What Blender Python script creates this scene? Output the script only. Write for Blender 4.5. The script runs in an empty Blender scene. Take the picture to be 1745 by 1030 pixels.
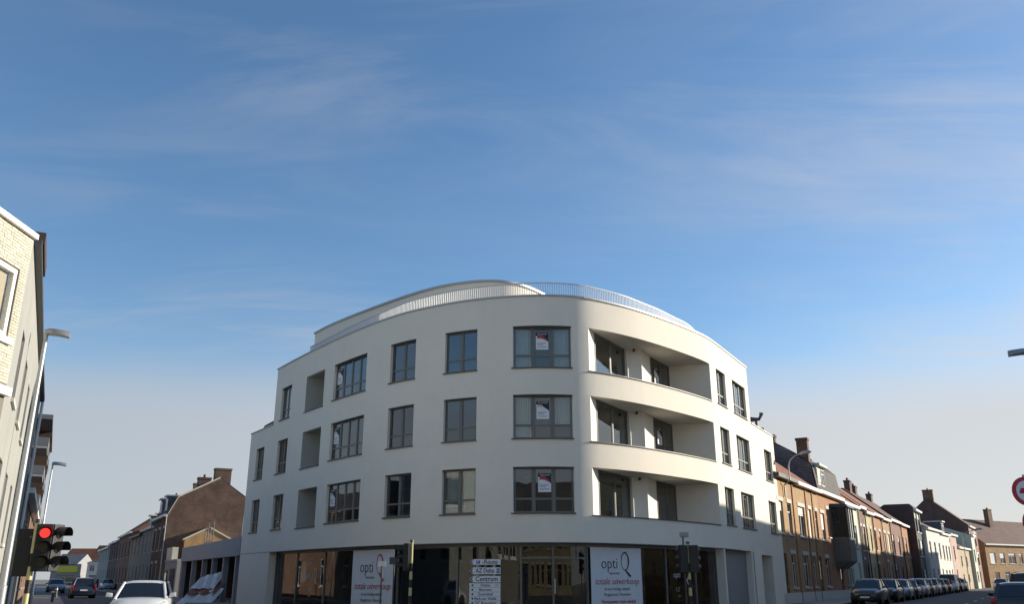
import bpy, bmesh, math, random
from mathutils import Vector, Matrix
random.seed(7)
R = math.radians
scene = bpy.context.scene
COL = scene.collection

# ---------------------------------------------------------------- camera
HC, FPX, PITCH = 1.5, 1460.0, R(17.93)
cd = bpy.data.cameras.new('camera'); cam = bpy.data.objects.new('camera', cd); COL.objects.link(cam)
cam.location = (0, 0, HC); cam.rotation_euler = (R(90) + PITCH, 0, 0)
cd.sensor_width = 36; cd.lens = 36 * FPX / 1745; cd.clip_end = 3000; cd.clip_start = 0.1
scene.camera = cam
# ---------------------------------------------------------------- light
SUN_AZ, SUN_EL = R(72.5), R(17.5)          # azimuth clockwise from +Y
w = bpy.data.worlds.new('World'); scene.world = w; w.use_nodes = True
nt = w.node_tree; nt.nodes.clear()
def N(t, **k):
    n = nt.nodes.new(t)
    for a, b in k.items(): setattr(n, a, b)
    return n
sky = N('ShaderNodeTexSky', sky_type='NISHITA', sun_disc=False)
sky.sun_elevation = SUN_EL; sky.sun_rotation = SUN_AZ; sky.air_density = 1.0; sky.dust_density = 0.30; sky.ozone_density = 2.6
tc = N('ShaderNodeTexCoord'); sep = N('ShaderNodeSeparateXYZ'); nt.links.new(tc.outputs['Generated'], sep.inputs[0])
def M(op, a, b=None, c=None, clamp=False):
    n = N('ShaderNodeMath', operation=op, use_clamp=clamp)
    for i, v in enumerate((a, b, c)):
        if v is None: continue
        if isinstance(v, (int, float)): n.inputs[i].default_value = v
        else: nt.links.new(v, n.inputs[i])
    return n.outputs[0]
# cloud layer: project the direction on a plane high above
zc = M('ADD', M('MAXIMUM', sep.outputs[2], 0.0), 0.10)
cx, cy = M('DIVIDE', sep.outputs[0], zc), M('DIVIDE', sep.outputs[1], zc)
comb = N('ShaderNodeCombineXYZ'); nt.links.new(cx, comb.inputs[0]); nt.links.new(cy, comb.inputs[1])
def cloud(scale, rot, sx, sy, detail, dist, lo, hi, off):
    mp = N('ShaderNodeMapping'); mp.inputs['Rotation'].default_value = (0, 0, R(rot)); mp.inputs['Scale'].default_value = (sx, sy, 1)
    mp.inputs['Location'].default_value = off
    nt.links.new(comb.outputs[0], mp.inputs[0])
    nz = N('ShaderNodeTexNoise'); nz.inputs['Scale'].default_value = scale; nz.inputs['Detail'].default_value = detail
    nz.inputs['Roughness'].default_value = 0.58; nz.inputs['Distortion'].default_value = dist
    nt.links.new(mp.outputs[0], nz.inputs['Vector'])
    mr = N('ShaderNodeMapRange', interpolation_type='SMOOTHSTEP'); mr.inputs[1].default_value = lo; mr.inputs[2].default_value = hi
    nt.links.new(nz.outputs[0], mr.inputs[0]); return mr.outputs[0]
c1 = cloud(0.55, 22, 1.0, 1.9, 7, 0.5, 0.40, 0.74, (3.1, 0.7, 0))
c2 = cloud(1.3, -14, 0.8, 2.6, 8, 0.9, 0.44, 0.76, (8.3, 4.2, 0))
mask = cloud(0.33, 0, 1, 1, 3, 0.2, 0.34, 0.60, (1.9, 5.5, 0))
wisps = M('MULTIPLY', M('ADD', M('MULTIPLY', c1, 0.55), M('MULTIPLY', c2, 0.35)), mask)
# low bank of thin haze cloud near the horizon, with an uneven top edge
bn = cloud(0.16, 5, 1.0, 1.0, 6, 0.3, 0.25, 0.75, (0.4, 2.2, 0))
edge = M('SUBTRACT', sep.outputs[2], M('MULTIPLY', M('SUBTRACT', bn, 0.5), 0.055))
bank = N('ShaderNodeMapRange', interpolation_type='SMOOTHERSTEP'); bank.inputs[1].default_value = 0.275; bank.inputs[2].default_value = 0.145
bank.inputs[3].default_value = 0.0; bank.inputs[4].default_value = 0.88
nt.links.new(edge, bank.inputs[0])
fac = M('MAXIMUM', bank.outputs[0], M('MULTIPLY', wisps, 0.9), clamp=True)
mix = N('ShaderNodeMix', data_type='RGBA'); nt.links.new(fac, mix.inputs[0]); hs = N('ShaderNodeHueSaturation'); hs.inputs['Saturation'].default_value = 1.10; nt.links.new(sky.outputs[0], hs.inputs['Color'])
nt.links.new(hs.outputs[0], mix.inputs[6])
cm = N('ShaderNodeMix', data_type='RGBA'); cm.inputs[6].default_value = (2.75, 2.95, 3.25, 1); cm.inputs[7].default_value = (3.85, 3.78, 3.78, 1)   # cloud is brighter towards the sun
dt = M('ADD', M('MULTIPLY', sep.outputs[0], math.sin(SUN_AZ)), M('MULTIPLY', sep.outputs[1], math.cos(SUN_AZ)))
mrs = N('ShaderNodeMapRange', interpolation_type='SMOOTHSTEP'); mrs.inputs[1].default_value = -0.3; mrs.inputs[2].default_value = 0.75; nt.links.new(dt, mrs.inputs[0])
nt.links.new(mrs.outputs[0], cm.inputs[0]); nt.links.new(cm.outputs[2], mix.inputs[7])
bg = N('ShaderNodeBackground'); bg.inputs['Strength'].default_value = 0.105
nt.links.new(mix.outputs[2], bg.inputs[0])
wo = N('ShaderNodeOutputWorld'); nt.links.new(bg.outputs[0], wo.inputs[0])
sd = bpy.data.lights.new('sun', 'SUN'); so = bpy.data.objects.new('sun', sd); COL.objects.link(so)
sd.energy = 4.2; sd.angle = R(0.53); sd.color = (1.0, 0.915, 0.77)
sdir = Vector((math.sin(SUN_AZ) * math.cos(SUN_EL), math.cos(SUN_AZ) * math.cos(SUN_EL), math.sin(SUN_EL)))
so.rotation_euler = sdir.to_track_quat('Z', 'Y').to_euler(); so.location = (60, 20, 40)
vs = scene.view_settings; vs.view_transform = 'Standard'; vs.look = 'None'; vs.gamma = 1; vs.exposure = 0.75; vs.use_curve_mapping = False

# ---------------------------------------------------------------- pixels to positions
CP, SP = math.cos(PITCH), math.sin(PITCH)
def proj(x, y, z):
    z -= HC; d = y * CP + z * SP
    return 872.5 + FPX * x / d, 515 - FPX * (-y * SP + z * CP) / d
def ray(px, py):
    a, b = (px - 872.5) / FPX, (515 - py) / FPX
    return a, CP - b * SP, SP + b * CP
def at_y(px, py, y):
    a, b, c = ray(px, py); k = y / b
    return Vector((a * k, y, HC + c * k))

# ---------------------------------------------------------------- mesh builder
class MB:
    def __init__(s): s.v = []; s.f = []
    def face(s, *p):
        n = len(s.v); s.v += [tuple(q) for q in p]; s.f.append(tuple(range(n, n + len(p)))); return s
    def box(s, x0, x1, y0, y1, z0, z1):
        n = len(s.v)
        s.v += [(x0,y0,z0),(x1,y0,z0),(x1,y1,z0),(x0,y1,z0),(x0,y0,z1),(x1,y0,z1),(x1,y1,z1),(x0,y1,z1)]
        s.f += [tuple(n + i for i in q) for q in ((0,3,2,1),(4,5,6,7),(0,1,5,4),(1,2,6,5),(2,3,7,6),(3,0,4,7))]; return s
    def hexa(s, b, t):                      # bottom and top loops, any polygon
        n = len(s.v); k = len(b); s.v += [tuple(p) for p in b] + [tuple(p) for p in t]
        s.f.append(tuple(n + i for i in reversed(range(k)))); s.f.append(tuple(n + k + i for i in range(k)))
        for i in range(k): j = (i + 1) % k; s.f.append((n + i, n + j, n + k + j, n + k + i))
        return s
    def tube(s, pts, r, seg=8, cap=True):
        pts = [Vector(p) for p in pts]; rs = r if isinstance(r, (list, tuple)) else [r] * len(pts)
        rings = []
        for i, p in enumerate(pts):
            d = (pts[min(i + 1, len(pts) - 1)] - pts[max(i - 1, 0)]).normalized()
            up = Vector((0, 0, 1)) if abs(d.z) < 0.9 else Vector((0, 1, 0))
            a = d.cross(up).normalized(); b = d.cross(a)
            n = len(s.v); s.v += [tuple(p + (a * math.cos(t) + b * math.sin(t)) * rs[i]) for t in (2 * math.pi * k / seg for k in range(seg))]
            rings.append(n)
        for q in range(len(rings) - 1):
            for k in range(seg):
                l = (k + 1) % seg; s.f.append((rings[q] + k, rings[q + 1] + k, rings[q + 1] + l, rings[q] + l))
        if cap:
            s.f.append(tuple(rings[0] + k for k in range(seg))); s.f.append(tuple(rings[-1] + k for k in reversed(range(seg))))
        return s
    def grid(s, rows, close=False):         # rows of points
        n = len(s.v); m = len(rows[0])
        for r_ in rows: s.v += [tuple(p) for p in r_]
        for i in range(len(rows) - 1):
            for j in range(m if close else m - 1):
                k = (j + 1) % m; s.f.append((n + i*m + j, n + i*m + k, n + (i+1)*m + k, n + (i+1)*m + j))
        return s
    def xf(s, mtx): s.v = [tuple(mtx @ Vector(p)) for p in s.v]; return s
    def mesh(s, name, mat, smooth=False, bevel=0.0):
        me = bpy.data.meshes.new(name); me.from_pydata(s.v, [], s.f); me.update()
        bm = bmesh.new(); bm.from_mesh(me)
        if smooth or bevel: bmesh.ops.remove_doubles(bm, verts=bm.verts, dist=1e-5)
        bmesh.ops.recalc_face_normals(bm, faces=bm.faces) if smooth or bevel else None
        if bevel: bmesh.ops.bevel(bm, geom=bm.edges[:], offset=bevel, segments=2, profile=0.6, affect='EDGES')
        bm.to_mesh(me); bm.free()
        me.materials.append(mat)
        if smooth:
            for p in me.polygons: p.use_smooth = True
            try: me.set_sharp_from_angle(angle=R(40))
            except Exception: pass
        return me
    def build(s, name, mat, parent=None, smooth=False, bevel=0.0, label=None):
        return link(name, s.mesh(name, mat, smooth, bevel), parent, label)
def link(name, me, parent=None, label=None):
    o = bpy.data.objects.new(name, me); COL.objects.link(o)
    if parent is not None:
        o.parent = parent
        if 'world' in parent.keys() : o.matrix_parent_inverse = Matrix.Translation(-Vector(parent['world']))
    if label: o['label'] = label
    return o
def tag(o, label, cat, group=None):
    o['label'] = label; o['category'] = cat
    if group: o['group'] = group
    return o
def thing(name, label, cat, loc=(0,0,0), rz=0.0, group=None):
    o = bpy.data.objects.new(name, None); COL.objects.link(o); o.empty_display_size = 0.3
    o.location = loc; o.rotation_euler = (0, 0, rz); return tag(o, label, cat, group)
def thing_u(name, label, cat, p, u, group=None):      # local x axis along u
    return thing(name, label, cat, (p[0], p[1], p[2] if len(p) > 2 else 0), math.atan2(u[1], u[0]), group)
def struct(o): o['kind'] = 'structure'; return o
def box(x0,x1,y0,y1,z0,z1): return MB().box(x0,x1,y0,y1,z0,z1)
def tree_copy(root, label, loc, rz, group=None, swap=None):
    def cp(o, par):
        c = o.copy(); COL.objects.link(c); c.parent = par
        if swap and o.type == 'MESH' and o.data.materials and o.data.materials[0].name == swap[0]:
            key = o.data.name + '|' + swap[1].name
            me = bpy.data.meshes.get(key)
            if me is None: me = o.data.copy(); me.name = key; me.materials[0] = swap[1]
            c.data = me
        for ch in o.children: cp(ch, c)
        return c
    c = cp(root, None); c.location = loc; c.rotation_euler = (0, 0, rz); c['label'] = label
    if group: c['group'] = group
    return c

# ---------------------------------------------------------------- materials
def mat(name, col, rough=0.7, metal=0.0, var=0.0, vscale=3.0, bump=0.0, bscale=40.0, spec=0.5, streak=0.0, coat=0.0):
    m = bpy.data.materials.new(name); m.use_nodes = True; t = m.node_tree; b = t.nodes['Principled BSDF']
    b.inputs['Base Color'].default_value = (*col, 1); b.inputs['Roughness'].default_value = rough; b.inputs['Metallic'].default_value = metal
    b.inputs['Specular IOR Level'].default_value = spec; b.inputs['Coat Weight'].default_value = coat; b.inputs['Coat Roughness'].default_value = 0.05
    if var or bump or streak:
        co = t.nodes.new('ShaderNodeTexCoord')
    src = None
    if var or streak:
        nz = t.nodes.new('ShaderNodeTexNoise'); nz.inputs['Scale'].default_value = vscale; nz.inputs['Detail'].default_value = 6; nz.inputs['Roughness'].default_value = 0.65
        t.links.new(co.outputs['Object'], nz.inputs['Vector'])
        mr = t.nodes.new('ShaderNodeMapRange'); mr.inputs[1].default_value = 0.3; mr.inputs[2].default_value = 0.7
        mr.inputs[3].default_value = 1 - var; mr.inputs[4].default_value = 1 + var * 0.6; t.links.new(nz.outputs[0], mr.inputs[0]); src = mr.outputs[0]
        if streak:
            mp = t.nodes.new('ShaderNodeMapping'); mp.inputs['Scale'].default_value = (5, 5, 0.35); t.links.new(co.outputs['Object'], mp.inputs[0])
            n2 = t.nodes.new('ShaderNodeTexNoise'); n2.inputs['Scale'].default_value = 1.0; n2.inputs['Detail'].default_value = 5; t.links.new(mp.outputs[0], n2.inputs['Vector'])
            m2 = t.nodes.new('ShaderNodeMapRange'); m2.inputs[1].default_value = 0.35; m2.inputs[2].default_value = 0.75; m2.inputs[3].default_value = 1.0; m2.inputs[4].default_value = 1 - streak
            t.links.new(n2.outputs[0], m2.inputs[0])
            mm = t.nodes.new('ShaderNodeMath'); mm.operation = 'MULTIPLY'; t.links.new(src, mm.inputs[0]); t.links.new(m2.outputs[0], mm.inputs[1]); src = mm.outputs[0]
        vm = t.nodes.new('ShaderNodeVectorMath'); vm.operation = 'SCALE'; vm.inputs[0].default_value = col; t.links.new(src, vm.inputs['Scale'])
        t.links.new(vm.outputs[0], b.inputs['Base Color'])
    if bump:
        n3 = t.nodes.new('ShaderNodeTexNoise'); n3.inputs['Scale'].default_value = bscale; n3.inputs['Detail'].default_value = 4; t.links.new(co.outputs['Object'], n3.inputs['Vector'])
        bp = t.nodes.new('ShaderNodeBump'); bp.inputs['Strength'].default_value = bump; bp.inputs['Distance'].default_value = 0.01
        t.links.new(n3.outputs[0], bp.inputs['Height']); t.links.new(bp.outputs[0], b.inputs['Normal'])
    return m
def brick(name, c1, c2, mortar, bw=0.21, bh=0.075, var=0.25, msize=0.012, rough=0.85, bump=0.5):
    m = bpy.data.materials.new(name); m.use_nodes = True; t = m.node_tree; b = t.nodes['Principled BSDF']; b.inputs['Roughness'].default_value = rough
    co = t.nodes.new('ShaderNodeTexCoord'); sp = t.nodes.new('ShaderNodeSeparateXYZ'); t.links.new(co.outputs['Object'], sp.inputs[0])
    ad = t.nodes.new('ShaderNodeMath'); ad.operation = 'ADD'; t.links.new(sp.outputs[0], ad.inputs[0]); t.links.new(sp.outputs[1], ad.inputs[1])
    cb = t.nodes.new('ShaderNodeCombineXYZ'); t.links.new(ad.outputs[0], cb.inputs[0]); t.links.new(sp.outputs[2], cb.inputs[1])
    bk = t.nodes.new('ShaderNodeTexBrick'); bk.inputs['Scale'].default_value = 1.0; bk.inputs['Brick Width'].default_value = bw; bk.inputs['Row Height'].default_value = bh
    bk.inputs['Mortar Size'].default_value = msize; bk.inputs['Mortar Smooth'].default_value = 0.2; bk.inputs['Bias'].default_value = 0.0
    bk.inputs['Color1'].default_value = (*c1, 1); bk.inputs['Color2'].default_value = (*c2, 1); bk.inputs['Mortar'].default_value = (*mortar, 1)
    t.links.new(cb.outputs[0], bk.inputs['Vector'])
    nz = t.nodes.new('ShaderNodeTexNoise'); nz.inputs['Scale'].default_value = 0.9; nz.inputs['Detail'].default_value = 7; nz.inputs['Roughness'].default_value = 0.7
    t.links.new(co.outputs['Object'], nz.inputs['Vector'])
    mr = t.nodes.new('ShaderNodeMapRange'); mr.inputs[1].default_value = 0.3; mr.inputs[2].default_value = 0.7; mr.inputs[3].default_value = 1 - var; mr.inputs[4].default_value = 1 + var
    t.links.new(nz.outputs[0], mr.inputs[0])
    vm = t.nodes.new('ShaderNodeVectorMath'); vm.operation = 'SCALE'; t.links.new(bk.outputs['Color'], vm.inputs[0]); t.links.new(mr.outputs[0], vm.inputs['Scale'])
    t.links.new(vm.outputs[0], b.inputs['Base Color'])
    bp = t.nodes.new('ShaderNodeBump'); bp.inputs['Strength'].default_value = bump; bp.inputs['Distance'].default_value = 0.008; bp.invert = True
    t.links.new(bk.outputs['Fac'], bp.inputs['Height']); t.links.new(bp.outputs[0], b.inputs['Normal'])
    return m
def glass(name, f0=0.06, tint=(0.85, 0.88, 0.87)):
    """thin clear glass: mirror share rises towards grazing angles, the rest passes"""
    m = bpy.data.materials.new(name); m.use_nodes = True; t = m.node_tree; t.nodes.clear()
    o = t.nodes.new('ShaderNodeOutputMaterial'); mx = t.nodes.new('ShaderNodeMixShader')
    ge = t.nodes.new('ShaderNodeNewGeometry'); dt_ = t.nodes.new('ShaderNodeVectorMath'); dt_.operation = 'DOT_PRODUCT'
    t.links.new(ge.outputs['Incoming'], dt_.inputs[0]); t.links.new(ge.outputs['Normal'], dt_.inputs[1])
    def mm(op, x, y):
        n = t.nodes.new('ShaderNodeMath'); n.operation = op
        for i, v in enumerate((x, y)):
            if isinstance(v, (int, float)): n.inputs[i].default_value = v
            elif v is not None: t.links.new(v, n.inputs[i])
        return n.outputs[0]
    c = mm('ABSOLUTE', dt_.outputs['Value'], None); p5 = mm('POWER', mm('SUBTRACT', 1.0, c), 5.0); fac_ = mm('ADD', mm('MULTIPLY', p5, 1 - f0), f0)
    tr = t.nodes.new('ShaderNodeBsdfTransparent'); tr.inputs[0].default_value = (*tint, 1)
    gl = t.nodes.new('ShaderNodeBsdfGlossy'); gl.inputs['Roughness'].default_value = 0.01; gl.inputs[0].default_value = (0.95, 0.97, 1, 1)
    co = t.nodes.new('ShaderNodeTexCoord'); nz = t.nodes.new('ShaderNodeTexNoise'); nz.inputs['Scale'].default_value = 0.9; t.links.new(co.outputs['Object'], nz.inputs['Vector'])
    bp = t.nodes.new('ShaderNodeBump'); bp.inputs['Strength'].default_value = 0.12; bp.inputs['Distance'].default_value = 0.02
    t.links.new(nz.outputs[0], bp.inputs['Height']); t.links.new(bp.outputs[0], gl.inputs['Normal'])
    t.links.new(fac_, mx.inputs[0]); t.links.new(tr.outputs[0], mx.inputs[1]); t.links.new(gl.outputs[0], mx.inputs[2]); t.links.new(mx.outputs[0], o.inputs[0])
    return m
def emit(name, col, st):
    m = mat(name, col, 0.3); b = m.node_tree.nodes['Principled BSDF']; b.inputs['Emission Color'].default_value = (*col, 1); b.inputs['Emission Strength'].default_value = st; return m
def tiles(name, c, var=0.35):
    m = brick(name, c, tuple(x * 0.72 for x in c), tuple(x * 0.45 for x in c), 0.24, 0.30, var, 0.03, 0.8, 0.8)
    return m

render_w = mat('white_render', (0.87, 0.79, 0.66), 0.9, var=0.035, vscale=0.7, bump=0.35, bscale=55, streak=0.015, spec=0.2)
soffit_m = mat('soffit_render', (0.82, 0.765, 0.66), 0.9, var=0.04, spec=0.2)
frame_m = mat('taupe_aluminium', (0.17, 0.163, 0.14), 0.45, 0.0, var=0.05)
sill_m = mat('dark_sill', (0.12, 0.115, 0.10), 0.5)
coping_m = mat('grey_coping', (0.42, 0.43, 0.43), 0.45, 0.3)
rail_m = mat('galvanised_rail', (0.62, 0.61, 0.59), 0.5, 0.0)
loggia_shade_m = mat('loggia_shaded_render', (0.50, 0.49, 0.44), 0.9, var=0.04, spec=0.2)  # wall render in a darker tone, recess shade put into the colour
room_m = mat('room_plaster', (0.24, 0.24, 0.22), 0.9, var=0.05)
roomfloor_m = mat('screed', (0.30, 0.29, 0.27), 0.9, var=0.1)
curtain_m = mat('net_curtain', (0.62, 0.62, 0.58), 0.9, var=0.08, vscale=6)
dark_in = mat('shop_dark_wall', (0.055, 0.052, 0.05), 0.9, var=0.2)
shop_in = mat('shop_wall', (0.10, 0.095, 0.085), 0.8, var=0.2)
pane_m = glass('window_glass', 0.078)
shop_g = glass('shop_glass', 0.055, (0.70, 0.73, 0.70))
hpane = mat('house_glass', (0.018, 0.02, 0.022), 0.04, spec=0.9)
white_p = mat('white_paint', (0.78, 0.77, 0.73), 0.5, var=0.05)
cream_p = mat('cream_paint', (0.62, 0.58, 0.45), 0.6, var=0.06)
black_p = mat('black_plastic', (0.012, 0.012, 0.012), 0.5)
grey_p = mat('grey_metal', (0.33, 0.34, 0.34), 0.45, 0.4, var=0.08)
dgrey_p = mat('dark_grey_metal', (0.07, 0.072, 0.075), 0.5, 0.2, var=0.1)
galv = mat('galvanised_steel', (0.45, 0.46, 0.46), 0.45, 0.5, var=0.1)
yellow_p = mat('yellow_paint', (0.55, 0.50, 0.24), 0.5, var=0.1)
red_p = mat('red_paint', (0.50, 0.02, 0.03), 0.4, var=0.05)
blue_p = mat('blue_paint', (0.04, 0.12, 0.42), 0.4)
asphalt = mat('asphalt', (0.085, 0.084, 0.082), 0.85, var=0.25, vscale=0.6, bump=0.6, bscale=120)
soil = mat('ground_soil', (0.20, 0.185, 0.16), 0.95, var=0.3, vscale=0.3)
slab_m = brick('pavement_slabs', (0.34, 0.33, 0.31), (0.29, 0.28, 0.27), (0.16, 0.16, 0.15), 0.3, 0.3, 0.2, 0.012, 0.9, 0.3)
kerb_m = mat('kerb_concrete', (0.33, 0.325, 0.31), 0.85, var=0.15)
line_m = mat('road_paint', (0.62, 0.62, 0.60), 0.7, var=0.2)
b_tan = brick('tan_brick', (0.46, 0.262, 0.095), (0.39, 0.205, 0.075), (0.33, 0.26, 0.17))
b_or = brick('orange_brick', (0.45, 0.20, 0.072), (0.36, 0.148, 0.055), (0.30, 0.21, 0.14))
b_red = brick('red_brick', (0.27, 0.105, 0.065), (0.20, 0.075, 0.05), (0.22, 0.18, 0.15))
b_brown = brick('brown_brick', (0.215, 0.105, 0.062), (0.15, 0.07, 0.042), (0.20, 0.16, 0.12), var=0.36)
b_umber = brick('umber_brick', (0.140, 0.074, 0.046), (0.095, 0.048, 0.031), (0.135, 0.108, 0.085), var=0.4)
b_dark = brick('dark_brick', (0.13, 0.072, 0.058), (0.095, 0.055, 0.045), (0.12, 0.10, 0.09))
b_yel = brick('yellow_brick', (0.55, 0.45, 0.22), (0.48, 0.38, 0.18), (0.42, 0.37, 0.27))
b_cream = brick('cream_brick', (0.70, 0.66, 0.50), (0.62, 0.57, 0.42), (0.34, 0.31, 0.24))
b_beige = brick('beige_brick', (0.46, 0.36, 0.24), (0.40, 0.31, 0.20), (0.36, 0.30, 0.22))
r_red = tiles('red_roof_tiles', (0.30, 0.105, 0.052))
r_brown = tiles('brown_roof_tiles', (0.17, 0.085, 0.055))
r_or = tiles('orange_roof_tiles', (0.34, 0.14, 0.06))
r_dark = tiles('dark_roof_tiles', (0.075, 0.062, 0.06))
slate = brick('slate_cladding', (0.150, 0.155, 0.172), (0.115, 0.120, 0.135), (0.06, 0.062, 0.07), 0.30, 0.20, 0.25, 0.012, 0.75, 0.5)
w_green = mat('pale_green_render', (0.60, 0.64, 0.52), 0.9, var=0.07, vscale=1.2, streak=0.08)
w_white = mat('white_wash', (0.70, 0.68, 0.62), 0.9, var=0.07, vscale=1.2, streak=0.10)
w_grey = mat('grey_render', (0.33, 0.33, 0.325), 0.9, var=0.10, vscale=1.0, streak=0.12)
w_dgreen = mat('dark_green_cladding', (0.075, 0.085, 0.075), 0.8, var=0.2)
w_pink = mat('pink_render', (0.50, 0.36, 0.30), 0.9, var=0.08)
w_lgrey = mat('pale_grey_render', (0.36, 0.355, 0.325), 0.92, var=0.08, vscale=0.9, bump=0.4, bscale=30, streak=0.14)
stone_m = mat('white_stone', (0.60, 0.57, 0.50), 0.85, var=0.12, vscale=4)
concrete = mat('grey_concrete', (0.36, 0.365, 0.37), 0.9, var=0.10, vscale=1.2, streak=0.1)
wood_d = mat('dark_brown_wood', (0.075, 0.045, 0.030), 0.7, var=0.2)
blind_m = mat('beige_blind', (0.55, 0.47, 0.34), 0.8, var=0.05)
ink_m = mat('black_ink', (0.02, 0.02, 0.022), 0.6)
redink = mat('red_ink', (0.45, 0.015, 0.04), 0.6)
greyink = mat('grey_ink', (0.22, 0.22, 0.23), 0.6)
paper = mat('white_paper', (0.80, 0.80, 0.80), 0.7)
vinyl = mat('white_vinyl', (0.72, 0.73, 0.74), 0.6)
banner_m = mat('banner_cloth', (0.72, 0.72, 0.72), 0.7, var=0.03)

# ---------------------------------------------------------------- text helper
def text_mesh(body, size, m, shear=0.0, bold=0.0, align='CENTER', sx=1.0):
    cu = bpy.data.curves.new('text', 'FONT'); cu.body = body; cu.size = size; cu.shear = shear; cu.offset = bold
    cu.align_x = align; cu.align_y = 'CENTER'; cu.extrude = 0.002; cu.resolution_u = 3
    o = bpy.data.objects.new('text', cu); COL.objects.link(o)
    dg = bpy.context.evaluated_depsgraph_get(); me = bpy.data.meshes.new_from_object(o.evaluated_get(dg))
    bpy.data.objects.remove(o); bpy.data.curves.remove(cu)
    me.materials.clear(); me.materials.append(m)
    if sx != 1.0: me.transform(Matrix.Scale(sx, 4, (1, 0, 0)))
    return me
def put_text(name, body, size, m, parent, x, z, y=-0.004, shear=0.0, bold=0.0, align='CENTER', sx=1.0):
    """text on a local plane y = const that faces -y"""
    me = text_mesh(body, size, m, shear, bold, align, sx)
    me.transform(Matrix.Translation((x, y, z)) @ Matrix.Rotation(R(90), 4, 'X'))
    return link(name, me, parent)

# ================================================================= SETTING
struct(box(-900, 900, -300, 1500, -0.30, -0.02).build('ground', soil))
UR, NR = Vector((0.507, 0.862)), Vector((0.862, -0.507))      # right street: along, outward
OR_ = Vector((16.0, 52.6))
UL, NL = Vector((-0.476, 0.880)), Vector((0.880, 0.476))      # left street
OL = Vector((-15.75, 51.75))
def P2(o, u, t, n=None, k=0.0):
    p = o + u * t
    return p + n * k if n is not None else p
def strip(name, pts, z, m):
    me = MB(); me.face(*[(p[0], p[1], z) for p in pts]); return struct(me.build(name, m))
# junction asphalt and two streets (each sheet 4 mm over the one below)
strip('road', [(-26, -9), (46, -9), (60, 20), (44, 48), (20, 53), (0, 33.4), (-14, 52.5), (-24, 48), (-8.4, 18), (-26, 5)], 0.0, asphalt)
a, b = P2(OR_, UR, -3, NR, 2.6), P2(OR_, UR, -3, NR, 14.6)
c_, d_ = P2(OR_, UR, 118, NR, 14.6), P2(OR_, UR, 118, NR, 2.6)
strip('road', [a, b, c_, (125, 178), (118, 200), (86, 156), d_], 0.004, asphalt)
a, b = P2(OL, UL, -3, NL, -2.0), P2(OL, UL, -3, NL, -10.0)
strip('road', [b, a, P2(OL, UL, 130, NL, -2.0), (-92, 260), (-140, 260), P2(OL, UL, 130, NL, -10.0)], 0.004, asphalt)
for k in range(9):   # centre line of the right street
    p, q = P2(OR_, UR, 8 + k * 9, NR, 8.6), P2(OR_, UR, 11 + k * 9, NR, 8.6)
    o = MB().face(*[(v.x, v.y, 0.008) for v in (p - NR * .06, q - NR * .06, q + NR * .06, p + NR * .06)]).build('road_marking', line_m); struct(o)
def pavement(pts_in, pts_out):
    """raised slab between two polylines, kerb stone along the second"""
    m = MB(); m.grid([[(p[0], p[1], 0.12) for p in pts_in], [(p[0], p[1], 0.12) for p in pts_out]])
    pv = struct(m.build('pavement', slab_m))
    kb = MB()
    ins = [Vector(p) + (Vector(q) - Vector(p)).normalized() * -0.15 for p, q in zip(pts_out, [Vector(o) + (Vector(o) - Vector(i)) for o, i in zip(pts_out, pts_in)])]
    kb.grid([[(p[0], p[1], 0.125) for p in ins], [(p[0], p[1], 0.125) for p in pts_out], [(p[0], p[1], 0.0) for p in pts_out]])
    kb.build('kerb', kerb_m, pv)
pavement([P2(OR_, UR, t) for t in (0.2, 40, 80, 118)], [P2(OR_, UR, t, NR, 2.6) for t in (0.2, 40, 80, 118)])
pavement([P2(OR_, UR, t, NR, 17) for t in (-10, 40, 80, 118)], [P2(OR_, UR, t, NR, 14.6) for t in (-10, 40, 80, 118)])
pavement([P2(OL, UL, t) for t in (0.2, 40, 80, 130)], [P2(OL, UL, t, NL, -2.0) for t in (0.2, 40, 80, 130)])
LB = Vector((-10.85, 18.1)); ULB = Vector((-0.4585, 0.8887)); NLB = Vector((0.8887, 0.4585))
pavement([P2(LB, ULB, t) for t in (-0.5, 20, 60, 160)], [P2(LB, ULB, t, NLB, 2.4) for t in (-0.5, 20, 60, 160)])
pavement([(-10.9, 17.4), (-10.9, 2)], [(-8.5, 18.0), (-8.5, 2)])

# ================================================================= CURVED APARTMENT BUILDING
CTRL = [(-15.75,51.75),(-13.0,47.55),(-10.9,44.55),(-8.83,41.75),(-6.83,39.3),(-4.9,37.3),(-2.9,35.95),(-1.4,35.25),(0.04,34.87),(1.3,34.72),
        (2.5,34.85),(3.4,35.2),(5.1,36.4),(6.8,38.0),(8.5,39.85),(9.8,41.5),(11.1,43.75),(13.5,48.05),(16.0,52.6)]
def catmull(P, n=24):
    P = [Vector(p) for p in P]; Q = [2 * P[0] - P[1]] + P + [2 * P[-1] - P[-2]]; out = []
    for i in range(1, len(Q) - 2):
        a, b, c, d = Q[i-1], Q[i], Q[i+1], Q[i+2]
        for k in range(n):
            t = k / n
            out.append(0.5 * ((2*b) + (c-a)*t + (2*a-5*b+4*c-d)*t*t + (3*b-a-3*c+d)*t**3))
    out.append(P[-1]); return out
raw = catmull(CTRL)
for _ in range(60):                       # fair the curve
    raw = [raw[0]] + [raw[i] * .5 + (raw[i-1] + raw[i+1]) * .25 for i in range(1, len(raw) - 1)] + [raw[-1]]
CS = [0.0]
for i in range(1, len(raw)): CS.append(CS[-1] + (raw[i] - raw[i-1]).length)
SMAX = CS[-1]
def curve(s):
    s = min(max(s, 0), SMAX); lo, hi = 0, len(CS) - 1
    while hi - lo > 1:
        m = (lo + hi) // 2
        if CS[m] <= s: lo = m
        else: hi = m
    f = (s - CS[lo]) / (CS[hi] - CS[lo]); return raw[lo].lerp(raw[hi], f)
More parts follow.
